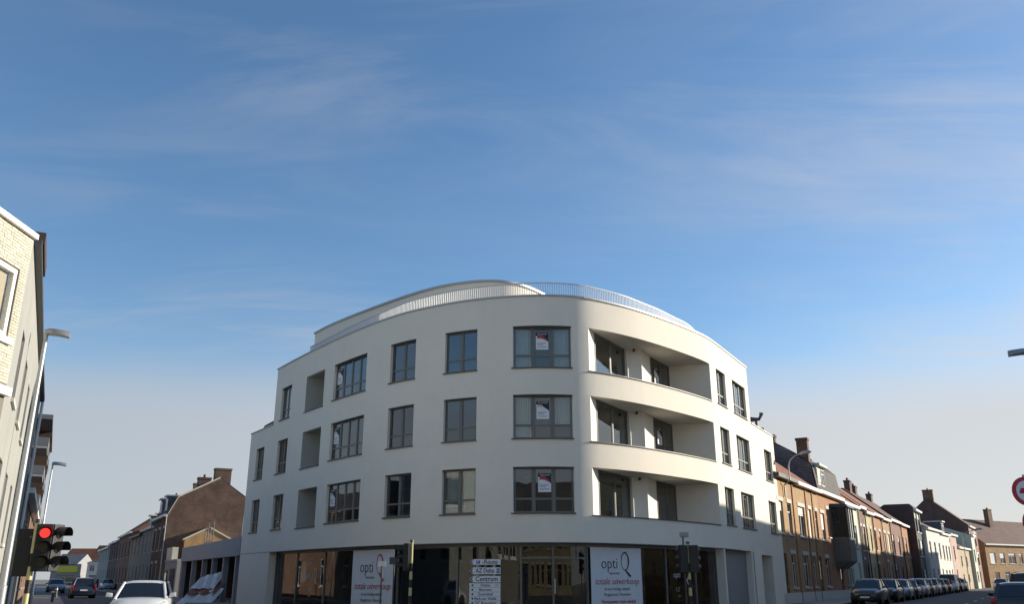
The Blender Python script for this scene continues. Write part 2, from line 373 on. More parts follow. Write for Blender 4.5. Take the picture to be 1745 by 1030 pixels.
def cnormal(s):
    d = (curve(s + 0.25) - curve(s - 0.25)).normalized(); return Vector((d.y, -d.x))
def pt(s, off, z=0.0):
    p = curve(s) + cnormal(s) * off; return Vector((p.x, p.y, z))
def s_ratio(r):                           # arc length where x / y == r, seen from the camera
    lo, hi = 0.0, SMAX
    for _ in range(50):
        m = (lo + hi) / 2; p = curve(m)
        if p.x / p.y < r: lo = m
        else: hi = m
    return lo
def s_px(px, py):
    a, b, _ = ray(px, py); return s_ratio(a / b)
BW = (0.0, 42.0, 0.0)
apt = thing('apartment_building', 'white rendered apartment building with a curved corner facade above glass shopfronts', 'building', BW)
apt['world'] = BW
FL = 2.95
EDGE = {'C0':(-15.05/50.78,-14.37/49.92),'C1':(-12.92/47.4,-12.11/46.33),'LG':(-10.89/44.55,-9.56/42.78),'C2':(-8.83/41.64,-6.83/39.25),
        'C3':(-5.49/37.68,-4.28/36.94),'C4':(-2.89/35.93,-1.48/35.3),'C5':(.04/34.84,2.5/34.82),'BL':(3.25/35.12,9.78/41.37),
        'R1':(10.36/42.53,11.09/43.67),'R2':(11.79/45.04,12.92/46.77),'R3':(14.55/51.08,15.7/52.94)}
SE = {k: (s_ratio(a), s_ratio(b)) for k, (a, b) in EDGE.items()}
SE['R3'] = (SMAX - 2.75, SMAX - 0.85)
SL, SR = s_px(474, 632), s_px(1272, 640)
SSH_L, SSH_R = s_px(455, 985), s_px(1237, 985)        # shopfront
DOOR = (s_px(1301, 985), s_px(1319, 985)); PANEL = (s_px(1239, 985), s_px(1284, 985))
ZS, ZH, ZLOW = 2.85, 13.0, 9.8
Z1, Z0 = 5.79, 3.99
WIN = []                                             # (key, floor, s0, s1, z0, z1)
COLS = {'C0':(2,1),'C1':(2,1),'C2':(4,1),'C3':(2,1),'C4':(2,1),'C5':(3,1),'R1':(2,1),'R2':(3,1),'R3':(2,1)}
for k in COLS:
    for f in range(3):
        if f == 2 and k in ('C0', 'R3'): continue
        WIN.append((k, f, *SE[k], Z0 + f * FL, Z1 + f * FL))
LOG = [(SE['LG'][0], SE['LG'][1], 3.92 + f * FL, 5.81 + f * FL) for f in range(3)]
BAL = [(SE['BL'][0], SE['BL'][1], 3.92 + f * FL, 5.81 + f * FL) for f in range(3)]
OPEN = [x[2:] for x in WIN] + LOG + BAL + [(SSH_L, SSH_R, -1, ZS), (DOOR[0], DOOR[1], -1, 2.72), (PANEL[0], PANEL[1], -1, ZS)]
sb = sorted({0.0, SMAX, SL, SR} | {v for o in OPEN for v in o[:2]}); ss = []
for a, b in zip(sb, sb[1:]):
    n = max(1, math.ceil((b - a) / 0.4)); ss += [a + (b - a) * i / n for i in range(n)]
ss.append(SMAX)
zs = sorted({0.0, ZS, ZLOW, ZH} | {v for o in OPEN for v in o[2:] if v > 0})
wall = MB(); vid = {}
def gv(i, j):
    if (i, j) not in vid: vid[i, j] = len(wall.v); wall.v.append(tuple(pt(ss[i], 0, zs[j])))
    return vid[i, j]
for i in range(len(ss) - 1):
    sm = (ss[i] + ss[i+1]) / 2; top = ZH if SL < sm < SR else ZLOW
    for j in range(len(zs) - 1):
        zm = (zs[j] + zs[j+1]) / 2
        if zm > top or any(o[0] < sm < o[1] and o[2] < zm < o[3] for o in OPEN): continue
        wall.f.append((gv(i, j), gv(i+1, j), gv(i+1, j+1), gv(i, j+1)))
nwall = len(wall.f)
def samples(a, b, step=0.4):
    n = max(1, math.ceil((b - a) / step)); return [a + (b - a) * i / n for i in range(n + 1)]
def reveal(mb, s0, s1, z0, z1, d, sides='lrtb'):
    q = samples(s0, s1)
    if 't' in sides: mb.grid([[pt(s, 0, z1) for s in q], [pt(s, -d, z1) for s in q]])
    if 'b' in sides: mb.grid([[pt(s, -d, z0) for s in q], [pt(s, 0, z0) for s in q]])
    if 'l' in sides: mb.face(pt(s0, 0, z0), pt(s0, -d, z0), pt(s0, -d, z1), pt(s0, 0, z1))
    if 'r' in sides: mb.face(pt(s1, -d, z0), pt(s1, 0, z0), pt(s1, 0, z1), pt(s1, -d, z1))
for o in WIN: reveal(wall, o[2], o[3], o[4], o[5], 0.22)
for o in LOG: reveal(wall, *o, 0.2, 'tb'); 
for o in BAL: reveal(wall, *o, 0.2, 'b')
reveal(wall, DOOR[0], DOOR[1], 0, 2.72, 1.2, 'lrt'); reveal(wall, PANEL[0], PANEL[1], 0, ZS, 0.35, 'lrt')
reveal(wall, SSH_L, SSH_R, 0, ZS, 0.55, 'lrt')
# steps down to the low wings, end walls, back walls
for s, z0 in ((SL, ZLOW), (SR, ZLOW)): wall.face(pt(s, 0, z0), pt(s, -7, z0), pt(s, -7, ZH), pt(s, 0, ZH))
for s in (0, SMAX): wall.face(pt(s, 0, 0), pt(s, -8, 0), pt(s, -8, ZLOW), pt(s, 0, ZLOW))
backs = [pt(0, -8), Vector((-5, 58, 0)), Vector((6, 59, 0)), pt(SMAX, -8)]
wall.grid([[(p.x, p.y, 0) for p in backs], [(p.x, p.y, ZLOW) for p in backs]])
bk2 = [pt(SL, -7), Vector((-5, 56.5, 0)), Vector((5.5, 57.5, 0)), pt(SR, -7)]
wall.grid([[(p.x, p.y, ZLOW) for p in bk2], [(p.x, p.y, ZH) for p in bk2]])
wo_ = wall.build('wall', render_w, apt)
for p in wo_.data.polygons: p.use_smooth = p.index < nwall
# parapet roofs and copings
def poly_roof(name, pts, z, m, par): return MB().face(*[(p.x, p.y, z) for p in pts]).build(name, m, par)
poly_roof('roof', [pt(s, -0.02) for s in samples(SL, SR, 1)] + list(reversed(bk2)), ZH - 0.45, concrete, apt)
poly_roof('roof', [pt(s, -0.02) for s in samples(0, SL, 1)] + [pt(SL, -7), Vector((-5, 57, 0)), pt(0, -7.9)], ZLOW - 0.35, concrete, apt)
poly_roof('roof', [pt(s, -0.02) for s in samples(SR, SMAX, 1)] + [pt(SMAX, -7.9), Vector((6, 58, 0)), pt(SR, -7)], ZLOW - 0.35, concrete, apt)
def bar(mb, a, b, o0, o1, z0, z1, step=0.4):      # box following the facade curve
    q = samples(a, b, step)
    mb.grid([[pt(s, o, z) for o, z in ((o0, z0), (o0, z1), (o1, z1), (o1, z0))] for s in q], close=True)
    for s in (a, b): mb.face(*[pt(s, o, z) for o, z in ((o0, z0), (o0, z1), (o1, z1), (o1, z0))])
    return mb
bar(MB(), SL - 0.05, SR + 0.05, 0.05, -0.38, ZH + 0.002, ZH + 0.07).build('coping', coping_m, apt)
bar(MB(), -0.04, SL - 0.06, 0.05, -0.38, ZLOW + 0.002, ZLOW + 0.06).build('coping', coping_m, apt)
bar(MB(), SR + 0.06, SMAX + 0.04, 0.05, -0.38, ZLOW + 0.002, ZLOW + 0.06).build('coping', coping_m, apt)
bar(MB(), 0.02, SSH_R + 3, 0.006, -0.02, ZS - 0.012, ZS + 0.014).build('drip_edge', sill_m, apt)
# windows
def chord_frame(s0, s1, z0, z1, off, cols, split, par, name='window', m=frame_m, fw=0.07, pm=pane_m, lab=None, pt_=None):
    A = pt_[0] if pt_ else pt(s0, off); B = pt_[1] if pt_ else pt(s1, off)
    A = Vector((A[0], A[1], 0)); B = Vector((B[0], B[1], 0)); L = (B - A).length; u = (B - A) / L; n = Vector((u.y, -u.x, 0))
    Mx = Matrix(((u.x, -n.x, 0, A.x), (u.y, -n.y, 0, A.y), (0, 0, 1, 0), (0, 0, 0, 1)))
    f = MB()
    xs = [L * i / cols for i in range(cols + 1)]
    f.box(0, L, 0, 0.07, z0, z0 + fw); f.box(0, L, 0, 0.07, z1 - fw, z1)
    for i, x in enumerate(xs):
        h = fw / 2 + (0.012 if 0 < i < cols else 0)
        f.box(max(0, x - h), min(L, x + h), -0.004, 0.066, z0 + 0.002, z1 - 0.002)
    zt = z0 + (z1 - z0) * split if split else None
    if zt:
        for i in range(cols): f.box(xs[i] + fw / 2, xs[i+1] - fw / 2, 0.004, 0.062, zt - fw * .55, zt + fw * .55)
    # thinner sash lines inside each light
    rows = [(z0, zt), (zt, z1)] if zt else [(z0, z1)]
    for i in range(cols):
        for a, b in rows:
            x0, x1 = xs[i] + 0.055, xs[i+1] - 0.055
            for q in ((x0, x0 + .03, a + .05, b - .05), (x1 - .03, x1, a + .05, b - .05)): f.box(q[0], q[1], 0.012, 0.055, q[2], q[3])
    w_ = f.xf(Mx).build(name, m, par, label=lab)
    for i in range(cols):
        for a, b in rows:
            MB().box(xs[i] + 0.03, xs[i+1] - 0.03, 0.028, 0.036, a + 0.03, b - 0.03).xf(Mx).build('pane', pm, w_).matrix_parent_inverse = Matrix.Identity(4)
    return w_, Mx, L, xs
WREF = {}
for k, f, s0, s1, z0, z1 in WIN:
    WREF[k, f] = chord_frame(s0, s1, z0, z1, -0.13, COLS[k][0], 0.31, apt)
    sl = bar(MB(), s0 - 0.06, s1 + 0.02, 0.07, -0.12, z0 - 0.045, z0 + 0.004).build('sill', sill_m, WREF[k, f][0])
    bar(MB(), s0, s1, 0.012, -0.11, z1 - 0.03, z1 + 0.004).build('lintel_flashing', sill_m, WREF[k, f][0])
# left loggias: deep recesses
for s0, s1, z0, z1 in LOG:
    D = 1.7; m = MB()
    m.face(pt(s0, -.2, z0), pt(s0, -D, z0), pt(s0, -D, z1), pt(s0, -.2, z1)); m.face(pt(s1, -D, z0), pt(s1, -.2, z0), pt(s1, -.2, z1), pt(s1, -D, z1))
    m.face(pt(s0, 0, z0), pt(s0, -.2, z0), pt(s0, -.2, z1), pt(s0, 0, z1)); m.face(pt(s1, -.2, z0), pt(s1, 0, z0), pt(s1, 0, z1), pt(s1, -.2, z1))
    m.face(pt(s0, -D, z0), pt(s1, -D, z0), pt(s1, -D, z1), pt(s0, -D, z1))
    m.face(pt(s0, -.2, z1), pt(s1, -.2, z1), pt(s1, -D, z1), pt(s0, -D, z1)); m.face(pt(s0, -.2, z0), pt(s0, -D, z0), pt(s1, -D, z0), pt(s1, -.2, z0))
    lo = m.build('loggia', loggia_shade_m, apt)
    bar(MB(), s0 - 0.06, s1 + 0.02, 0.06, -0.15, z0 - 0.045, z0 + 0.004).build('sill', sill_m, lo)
# right balconies
INN = [(3.57,35.92),(5.21,38.66),(6.03,38.84),(6.65,40.16),(7.90,42.22),(9.75,41.33)]
for f, (s0, s1, z0, z1) in enumerate(BAL):
    zf = z0 - 0.88; outer = [pt(s, 0) for s in samples(s0, s1)]
    A, B = pt(s0, 0), pt(s1, 0)
    inner = [Vector((x, y, 0)) for x, y in INN[:-1]]
    # keep the first and last inner walls tied to the opening's jambs
    m = MB()
    up = lambda p, z: (p.x, p.y, z)
    m.face(up(A, zf), up(inner[0], zf), up(inner[0], z1), up(A, z1))
    m.face(up(inner[1], zf), up(inner[2], zf), up(inner[2], z1), up(inner[1], z1))
    m.face(up(inner[2], zf), up(inner[3], zf), up(inner[3], z1), up(inner[2], z1))
    m.face(up(inner[4], zf), up(B, zf), up(B, z1), up(inner[4], z1))
    poly = outer + list(reversed(inner))
    m.face(*[up(p, z1) for p in poly]); m.face(*[up(p, zf) for p in reversed(poly)])
    q = samples(s0, s1)
    m.grid([[pt(s, -0.2, zf) for s in q], [pt(s, -0.2, z0) for s in q]])
    bo = m.build('balcony', soffit_m, apt)
    bar(MB(), s0 - 0.04, s1 + 0.01, 0.05, -0.24, z0 - 0.035, z0 + 0.006).build('parapet_cap', sill_m, bo)
    nrm = Vector((0.862, -0.507, 0)) * 0.02
    d1 = chord_frame(0, 0, zf, z1 - 0.02, 0, 2, None, apt, 'sliding_door', pt_=(inner[0] + nrm, inner[1] + nrm))
    d2 = chord_frame(0, 0, zf, z1 - 0.02, 0, 2, None, apt, 'sliding_door', pt_=(inner[3] + nrm, inner[4] + nrm))
    WREF['D1', f], WREF['D2', f] = d1, d2
    pl = inner[1] + Vector((0.12, -0.02, 0))
    MB().tube([up(pl, zf), up(pl, z1 - .02)], 0.05, 10).build('downpipe', white_p, bo, smooth=True)
    lamp = (inner[1] + inner[2]) / 2 + Vector((0.05, -0.12, 0))
    MB().tube([(lamp.x, lamp.y, z1 - 0.14), (lamp.x, lamp.y, z1 - 0.02)], 0.06, 10).build('ceiling_lamp', dgrey_p, bo, smooth=True)
# floors and rooms behind the glass
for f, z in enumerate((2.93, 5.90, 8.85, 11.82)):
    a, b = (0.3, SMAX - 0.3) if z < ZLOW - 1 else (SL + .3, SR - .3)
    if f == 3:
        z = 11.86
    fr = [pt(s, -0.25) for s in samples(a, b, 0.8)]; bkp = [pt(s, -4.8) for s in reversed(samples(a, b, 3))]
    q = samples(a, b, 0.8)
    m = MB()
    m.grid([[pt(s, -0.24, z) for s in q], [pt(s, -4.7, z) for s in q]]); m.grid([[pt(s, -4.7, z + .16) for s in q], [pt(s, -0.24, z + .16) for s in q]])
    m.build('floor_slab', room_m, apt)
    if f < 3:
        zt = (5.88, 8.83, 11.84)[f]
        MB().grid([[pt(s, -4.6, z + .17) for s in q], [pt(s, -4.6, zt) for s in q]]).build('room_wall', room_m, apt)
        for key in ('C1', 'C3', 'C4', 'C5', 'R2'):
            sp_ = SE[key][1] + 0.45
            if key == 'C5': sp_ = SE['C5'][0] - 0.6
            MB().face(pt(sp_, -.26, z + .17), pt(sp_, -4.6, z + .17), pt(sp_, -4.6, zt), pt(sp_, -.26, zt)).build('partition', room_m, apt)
# net curtains and rolled blinds in a few windows
def curtain(k, f, i0, i1, zlo=0.0, m=curtain_m, name='curtain'):
    w_, Mx, L, xs = WREF[k, f]; z0, z1 = Z0 + f * FL, Z1 + f * FL
    rows = []
    for z in (z0 + 0.05 + zlo, z1 - 0.05):
        rows.append([(xs[i0] + .05 + (xs[i1] - xs[i0] - .1) * t / 24, 0.16 + 0.025 * math.sin(t * 1.9), z) for t in range(25)])
    MB().grid(rows).xf(Mx).build(name, m, w_, smooth=True).matrix_parent_inverse = Matrix.Identity(4)
curtain('C5', 2, 0, 1); curtain('C5', 1, 0, 1); curtain('C5', 2, 2, 3, 0.0); curtain('C5', 1, 2, 3, 0.55); curtain('C4', 0, 1, 2); curtain('C4', 0, 0, 1, 0.0)
for k_ in ('R1', 'R2', 'R3'):
    for f_ in range(3):
        if (k_, f_) in WREF:
            n_ = COLS[k_][0]
            for i_ in range(n_): curtain(k_, f_, i_, i_ + 1, 0.0 if (i_ + f_) % 3 else 0.35)
# penthouse storey on the roof
PEN = catmull([(-12.19,51.07),(-11.0,49.45),(-9.35,47.55),(-7.5,45.6),(-5.9,44.0),(-4.5,42.75),(-3.3,41.95),(-2.1,41.45),(-0.97,41.3),(0.1,41.65),(1.1,42.65),(2.05,44.2),(3.2,46.6),(4.5,50.0)], 8)
for _ in range(6): PEN = [PEN[0]] + [PEN[i] * .5 + (PEN[i-1] + PEN[i+1]) * .25 for i in range(1, len(PEN) - 1)] + [PEN[-1]]
ph = MB(); ph.grid([[(p.x, p.y, ZH - .4) for p in PEN], [(p.x, p.y, 15.93) for p in PEN]])
pw = ph.build('penthouse', render_w, apt, smooth=True)
MB().face(*([(-12.19, 51.07, ZH - .4), (-8.5, 54.4, ZH - .4), (-8.5, 54.4, 15.93), (-12.19, 51.07, 15.93)])).face((4.5, 50, ZH - .4), (-8.5, 54.4, ZH - .4), (-8.5, 54.4, 15.93), (4.5, 50, 15.93)).build('back_wall', render_w, pw)
cen = Vector((-3, 48)); outp = [p + (p - cen).normalized() * 0.10 for p in PEN]
MB().hexa([(p.x, p.y, 15.932) for p in outp] + [(-8.5, 54.5, 15.932)], [(p.x, p.y, 16.04) for p in outp] + [(-8.5, 54.5, 16.04)]).build('penthouse_coping', coping_m, pw)
# railing with single balusters
RA, RB = s_px(512, 612), s_px(1205, 588)
ROFF = sorted((s_px(px, py), o) for px, py, o in ((512,612,-.52),(636,555,-.46),(700,536,-.30),(760,522,-.24),(1000,519,-.24),(1060,528,-.28),(1120,545,-.42),(1180,573,-.62),(1230,600,-1.0)))
def roff(s):
    for (a, x), (b, y) in zip(ROFF, ROFF[1:]):
        if s <= b:
            f = max(0.0, (s - a) / (b - a)); f = f * f * (3 - 2 * f); return x + (y - x) * f
    return ROFF[-1][1]
def rail_bar(hw_, z0, z1):
    q = samples(RA, RB, .3); m = MB()
    m.grid([[pt(s, roff(s) + o, z) for o, z in ((hw_, z0), (hw_, z1), (-hw_, z1), (-hw_, z0))] for s in q], close=True); return m
RB = s_px(1228, 600)
rl = rail_bar(.022, ZH + .66, ZH + .70).build('railing', rail_m, apt)
rail_bar(.016, ZH - .05, ZH - .02).build('bottom_rail', rail_m, rl)
bmesh_ = box(-0.012, 0.012, -0.012, 0.012, ZH - 0.0195, ZH + 0.659).mesh('baluster', rail_m)
NB = 296
for i in range(NB):
    s = RA + 0.02 + (RB - RA - 0.04) * i / (NB - 1); p = pt(s, roff(s)); nn = cnormal(s)
    o = bpy.data.objects.new('baluster', bmesh_); COL.objects.link(o); o.parent = rl
    o.location = (p.x, p.y, 0); o.rotation_euler = (0, 0, math.atan2(nn.y, nn.x))
# roof vent with cowl behind the right-hand wing
vp = Vector((15.6, 54.4))
ck = box(vp.x - .35, vp.x + .35, vp.y - .3, vp.y + .3, ZLOW - 0.4, 10.62).build('chimney', b_brown, apt)
cw = MB(); cw.tube([(vp.x, vp.y, 10.62), (vp.x, vp.y, 11.15)], 0.09, 10)
cw.tube([(vp.x - .42, vp.y, 11.2), (vp.x - .12, vp.y, 11.2), (vp.x + .18, vp.y, 11.22), (vp.x + .34, vp.y, 11.5), (vp.x + .36, vp.y, 11.62)], [.17, .13, .11, .12, .14], 10); cw.build('chimney_cowl', dgrey_p, ck, smooth=True)
rp = at_y(447, 729, 50.8)
# thin roof hatch on the left wing
MB().hexa([pt(0.15, -.42, ZLOW - .3), pt(3.2, -.42, ZLOW - .3), pt(3.2, -2.2, ZLOW - .3), pt(0.15, -2.2, ZLOW - .3)], [pt(0.8, -.5, 10.28), pt(3.15, -.5, 10.36), pt(3.15, -2, 10.36), pt(0.8, -2, 10.28)]).build('roof_hatch', b_brown, apt)

# ---- shopfront
GO = -0.45
MUL = [455, 491, 538, 588, 664, 770, 885, 945, 1011, 1106, 1150, 1200, 1237]
sm_ = [s_px(x, 985) for x in MUL]; sm_[0] = SSH_L + .02; sm_[-1] = SSH_R - .02
shop = MB()
for s in sm_: bar(shop, s - 0.04, s + 0.04, GO + 0.05, GO - 0.05, 0.0, ZS - 0.01)
bar(shop, SSH_L, SSH_R, GO + .045, GO - .045, 0.02, 0.14); bar(shop, SSH_L, SSH_R, GO + .045, GO - .045, ZS - 0.13, ZS - 0.012)
bar(shop, sm_[6], sm_[8], GO + .045, GO - .045, 2.25, 2.32)
sh = shop.build('shopfront', frame_m, apt)
for a, b in zip(sm_, sm_[1:]):
    q = samples(a + .04, b - .04, .4); MB().grid([[pt(s, GO, .14) for s in q], [pt(s, GO, ZS - .13) for s in q]]).build('glass_panel', shop_g, sh, smooth=True)
for s in ((sm_[6] + sm_[7]) / 2 + .75, (sm_[7] + sm_[8]) / 2 - .75):
    bar(MB(), s - .015, s + .015, GO + .12, GO + .08, 0.95, 1.5).build('door_handle', galv, sh)
q = samples(SSH_L, SSH_R, .8)
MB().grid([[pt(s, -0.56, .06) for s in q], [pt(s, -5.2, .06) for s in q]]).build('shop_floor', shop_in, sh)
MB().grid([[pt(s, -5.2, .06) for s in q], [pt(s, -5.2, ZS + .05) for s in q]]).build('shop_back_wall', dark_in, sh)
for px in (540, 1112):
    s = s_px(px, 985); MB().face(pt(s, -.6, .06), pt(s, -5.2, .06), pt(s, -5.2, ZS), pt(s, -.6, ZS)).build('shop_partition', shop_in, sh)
bar(MB(), s_px(471, 985), s_px(478, 985), -1.3, -1.34, 1.35, 2.35).build('display_panel', paper, sh)
for i, px in enumerate((900, 926, 962, 985)):
    s = s_px(px, 950); bar(MB(), s - .28, s + .28, -1.6, -1.68, 2.30, 2.36).build('shelf_rail', white_p, sh)
bar(MB(), PANEL[0] + .01, PANEL[1] - .01, -.3, -.36, 0.02, ZS - .01).build('garage_door', mat('grey_door', (0.26, 0.245, 0.235), 0.6, var=0.08), apt)
bar(MB(), DOOR[0] + .01, DOOR[1] - .01, -1.1, -1.16, 0.02, 2.7).build('entrance_door', dgrey_p, apt)
bar(MB(), PANEL[1] + .28, PANEL[1] + .42, 0.02, 0.005, 0, ZS - .02).build('downpipe', grey_p, apt)

# ---- banners
def chord_thing(name, label, cat, sa, sb_, off, zb, group=None):
    A, B = pt(sa, off), pt(sb_, off); u = (B - A).normalized(); L = (B - A).length
    return thing_u(name, label, cat, (A.x, A.y, zb), u, group), L
def ring(cx, cz, rx, rz, th, y, a0=0, a1=360, n=40, taper=0.0):
    m = MB(); rows = []
    for i in range(n + 1):
        t = R(a0 + (a1 - a0) * i / n); k = th * (1 + taper * math.cos(t - 0.5))
        rows.append([(cx + (rx - k / 2) * math.cos(t), y, cz + (rz - k / 2) * math.sin(t)), (cx + (rx + k / 2) * math.cos(t), y, cz + (rz + k / 2) * math.sin(t))])
    m.grid(rows); return m
def banner(label, pa, pb, qcol):
    t, L = chord_thing('shop_banner', label, 'banner', s_px(pa, 985), s_px(pb, 985), GO + 0.16, 0.0, 'sale banners on the shopfront')
    H = 2.70
    sheet = MB().grid([[(L * i / 16, 0.004 * math.sin(i * 1.3 + j), 0.25 + (H - .25) * j / 8) for i in range(17)] for j in range(9)]).build('banner_sheet', banner_m, t, smooth=True)
    Y = -0.014; k = L / 2.75
    put_text('logo_lettering', 'opti', 0.62 * k, ink_m, t, L * .36, H - .62 * k, Y, bold=-0.008, sx=0.92)
    ring(L * .665, H - .52 * k, .20 * k, .34 * k, .045 * k, Y, taper=.5).build('logo_ring', qcol, t)
    MB().face((L * .655, Y, H - .86 * k), (L * .685, Y, H - .86 * k), (L * .79, Y, H - 1.10 * k), (L * .75, Y, H - 1.13 * k)).build('logo_tail', qcol, t)
    put_text('small_lettering', 'opticiens', 0.14 * k, greyink, t, L * .45, H - .98 * k, Y, sx=1.15)
    put_text('red_lettering', 'totale uitverkoop', 0.36 * k, redink, t, L * .5, H - 1.30 * k, Y, shear=0.35, bold=-0.004, sx=0.93)
    put_text('small_lettering', 'in ons huidige winkel', 0.17 * k, greyink, t, L * .5, H - 1.58 * k, Y, sx=0.95)
    put_text('small_lettering', 'Bruggestraat 2 Roeselare', 0.16 * k, greyink, t, L * .5, H - 1.79 * k, Y, sx=0.88)
    put_text('red_lettering', 'Vernieuwen onze winkel', 0.20 * k, redink, t, L * .52, H - 2.06 * k, Y, sx=0.92)
banner('white sale banner with red Q logo, left of the dark shop entrance', 590, 662, redink)
banner('white sale banner with dark Q logo, right of the dark shop entrance', 1014, 1103, ink_m)
# vinyl lettering on the glass panes of the shop
def vinyl_sign(pa, pb, par, lines):
    A, B = pt(s_px(pa, 985), GO + .02), pt(s_px(pb, 985), GO + .02); u = (B - A).normalized(); L = (B - A).length; n = Vector((u.y, -u.x, 0))
    Mx = Matrix(((u.x, -n.x, 0, A.x), (u.y, -n.y, 0, A.y), (0, 0, 1, 0), (0, 0, 0, 1)))
    def add(me_, nm):
        me_.transform(Mx); o = link(nm, me_, par); o.matrix_parent_inverse = Matrix.Identity(4)
    for body, size, x, z in lines:
        me = text_mesh(body, size, vinyl, bold=-0.004); me.transform(Matrix.Translation((x * L, 0, z)) @ Matrix.Rotation(R(90), 4, 'X')); add(me, 'vinyl_lettering')
    add(ring(.70 * L, 1.72, .15, .27, .035, 0).mesh('vinyl_ring', vinyl), 'vinyl_ring')
    add(MB().face((.69 * L, 0, 1.46), (.72 * L, 0, 1.46), (.72 * L + .12, 0, 1.24), (.72 * L + .07, 0, 1.23)).mesh('vinyl_tail', vinyl), 'vinyl_tail')
vinyl_sign(494, 536, sh, [('bril', .2, .52, 2.45), ('optiek', .2, .5, 2.26), ('opti', .42, .36, 1.66), ('1.2', .28, .5, 0.98), ('ogen', .16, .5, .72)])
vinyl_sign(1152, 1198, sh, [('opti', .36, .34, 1.66), ('1.2', .24, .35, 1.05), ('ogen', .14, .4, .8)])

# ---- for-sale posters stuck in windows
poster_n = mat('poster_black', (0.025, 0.018, 0.03), 0.6); poster_r = mat('poster_red', (0.42, 0.06, 0.08), 0.6)
def poster(label, ref, x, z, wdt=0.52, hgt=0.74, red=True):
    w_, Mx, L, xs = ref
    o = Mx @ Vector((x, 0.016, 0)); u = Mx.to_3x3() @ Vector((1, 0, 0))
    t = thing_u('sale_poster', label, 'poster', (o.x, o.y, z), u, 'estate agent posters in the windows')
    box(0, wdt, -.004, 0, 0, hgt).build('sheet', paper, t)
    MB().face((0, -.006, hgt), (0, -.006, hgt * .80), (wdt * .35, -.006, hgt * .80), (wdt, -.006, hgt * .46), (wdt, -.006, hgt)).build('black_field', poster_n, t)
    if red: MB().face((wdt * .08, -.008, hgt * .72), (wdt * .3, -.008, hgt * .93), (wdt * .62, -.008, hgt * .78), (wdt * .92, -.008, hgt * .60), (wdt * .8, -.008, hgt * .55), (wdt * .4, -.008, hgt * .68), (wdt * .2, -.008, hgt * .66)).build('red_flash', poster_r, t)
    put_text('poster_lettering', 'TE KOOP', .10, paper, t, wdt * .5, hgt * .91, -.008 if not red else -.011)
    ring(wdt * .25, hgt * .64, .075, .075, .025, -.009, 0, 180).build('emblem', poster_r, t)
    for q, (zz, ww) in enumerate(((.36, .7), (.28, .5), (.14, .75))):
        box(wdt * .1, wdt * (.1 + ww), -.0065, -.004, hgt * zz, hgt * (zz + .035)).build('text_line', greyink, t)
FN = ('lowest', 'middle', 'top')
for f in range(3):
    poster('estate agent poster in the wide centre window of the %s floor row' % FN[f], WREF['C5', f], WREF['C5', f][2] * .5 - .28 + (0.02 if f else .06), Z0 + f * FL + .82, red=f != 1)
    poster('estate agent poster in the four-light window of the %s floor row' % FN[f], WREF['C2', f], .12, Z0 + f * FL + .78, .50, .78, red=False)
    if f: poster('estate agent poster behind the %s balcony in its right-hand glass door' % FN[f], WREF['D2', f], .45, Z0 + f * FL + .62, .55, .80, red=False)

# ================================================================= HOUSES
def front_wall(mb, w, z1, ops, y=0.0, d=0.14):
    xs = sorted({0.0, w} | {v for o in ops for v in o[:2]}); zz = sorted({0.0, z1} | {v for o in ops for v in o[2:4]})
    for a, b in zip(xs, xs[1:]):
        for c, e in zip(zz, zz[1:]):
            xm, zm = (a + b) / 2, (c + e) / 2
            if any(o[0] < xm < o[1] and o[2] < zm < o[3] for o in ops): continue
            mb.face((a, y, c), (b, y, c), (b, y, e), (a, y, e))
    for x0, x1, a, b in [o[:4] for o in ops]:
        mb.face((x0, y, a), (x0, y, b), (x0, y + d, b), (x0, y + d, a)); mb.face((x1, y, a), (x1, y + d, a), (x1, y + d, b), (x1, y, b))
        mb.face((x0, y, b), (x1, y, b), (x1, y + d, b), (x0, y + d, b)); mb.face((x0, y, a), (x0, y + d, a), (x1, y + d, a), (x1, y, a))
def house_window(t, x0, x1, z0, z1, fm, lint=None, sill=None, y=0.0, blind=False, split=True):
    f = MB(); k = 0.06; y0 = y + 0.09
    f.box(x0, x1, y0, y0 + .05, z0, z0 + k); f.box(x0, x1, y0, y0 + .05, z1 - k, z1)
    f.box(x0, x0 + k, y0 - .003, y0 + .047, z0, z1); f.box(x1 - k, x1, y0 - .003, y0 + .047, z0, z1)
    zt = z1 - (z1 - z0) * .28
    if split:
        f.box(x0 + k, x1 - k, y0 + .002, y0 + .048, zt - .03, zt + .03)
        if x1 - x0 > .8: f.box((x0 + x1) / 2 - .03, (x0 + x1) / 2 + .03, y0 + .004, y0 + .044, z0 + k, zt)
    o = f.build('window', fm, t)
    box(x0 + .02, x1 - .02, y0 + .022, y0 + .028, z0 + .02, z1 - .02).build('pane', hpane, o)
    if blind: box(x0 + k, x1 - k, y0 + .008, y0 + .018, z0 + (z1 - z0) * (0.02 if blind is True else 1 - blind), z1 - k).build('blind', white_p, o)
    if sill: box(x0 - .08, x1 + .08, y - .09, y + .12, z0 - .10, z0 - .003).build('sill', sill, o)
    if lint: box(x0 - .12, x1 + .12, y - .035, y + .06, z1 + .003, z1 + .24).build('lintel', lint, o)
    return o
def house_door(t, x0, x1, z1, m, y=0.0, name='door'):
    f = box(x0, x1, y + .09, y + .15, .02, z1)
    f.box(x0 + .12, x1 - .12, y + .075, y + .09, .3, z1 * .42); d = f.build(name, m, t)
    if name == 'door': 
        box(x0 + .12, x1 - .12, y + .07, y + .088, z1 * .48, z1 * .9).build('pane', hpane, d)
        box(x1 - .16, x1 - .12, y + .03, y + .07, 1.0, 1.14).build('handle', galv, d)
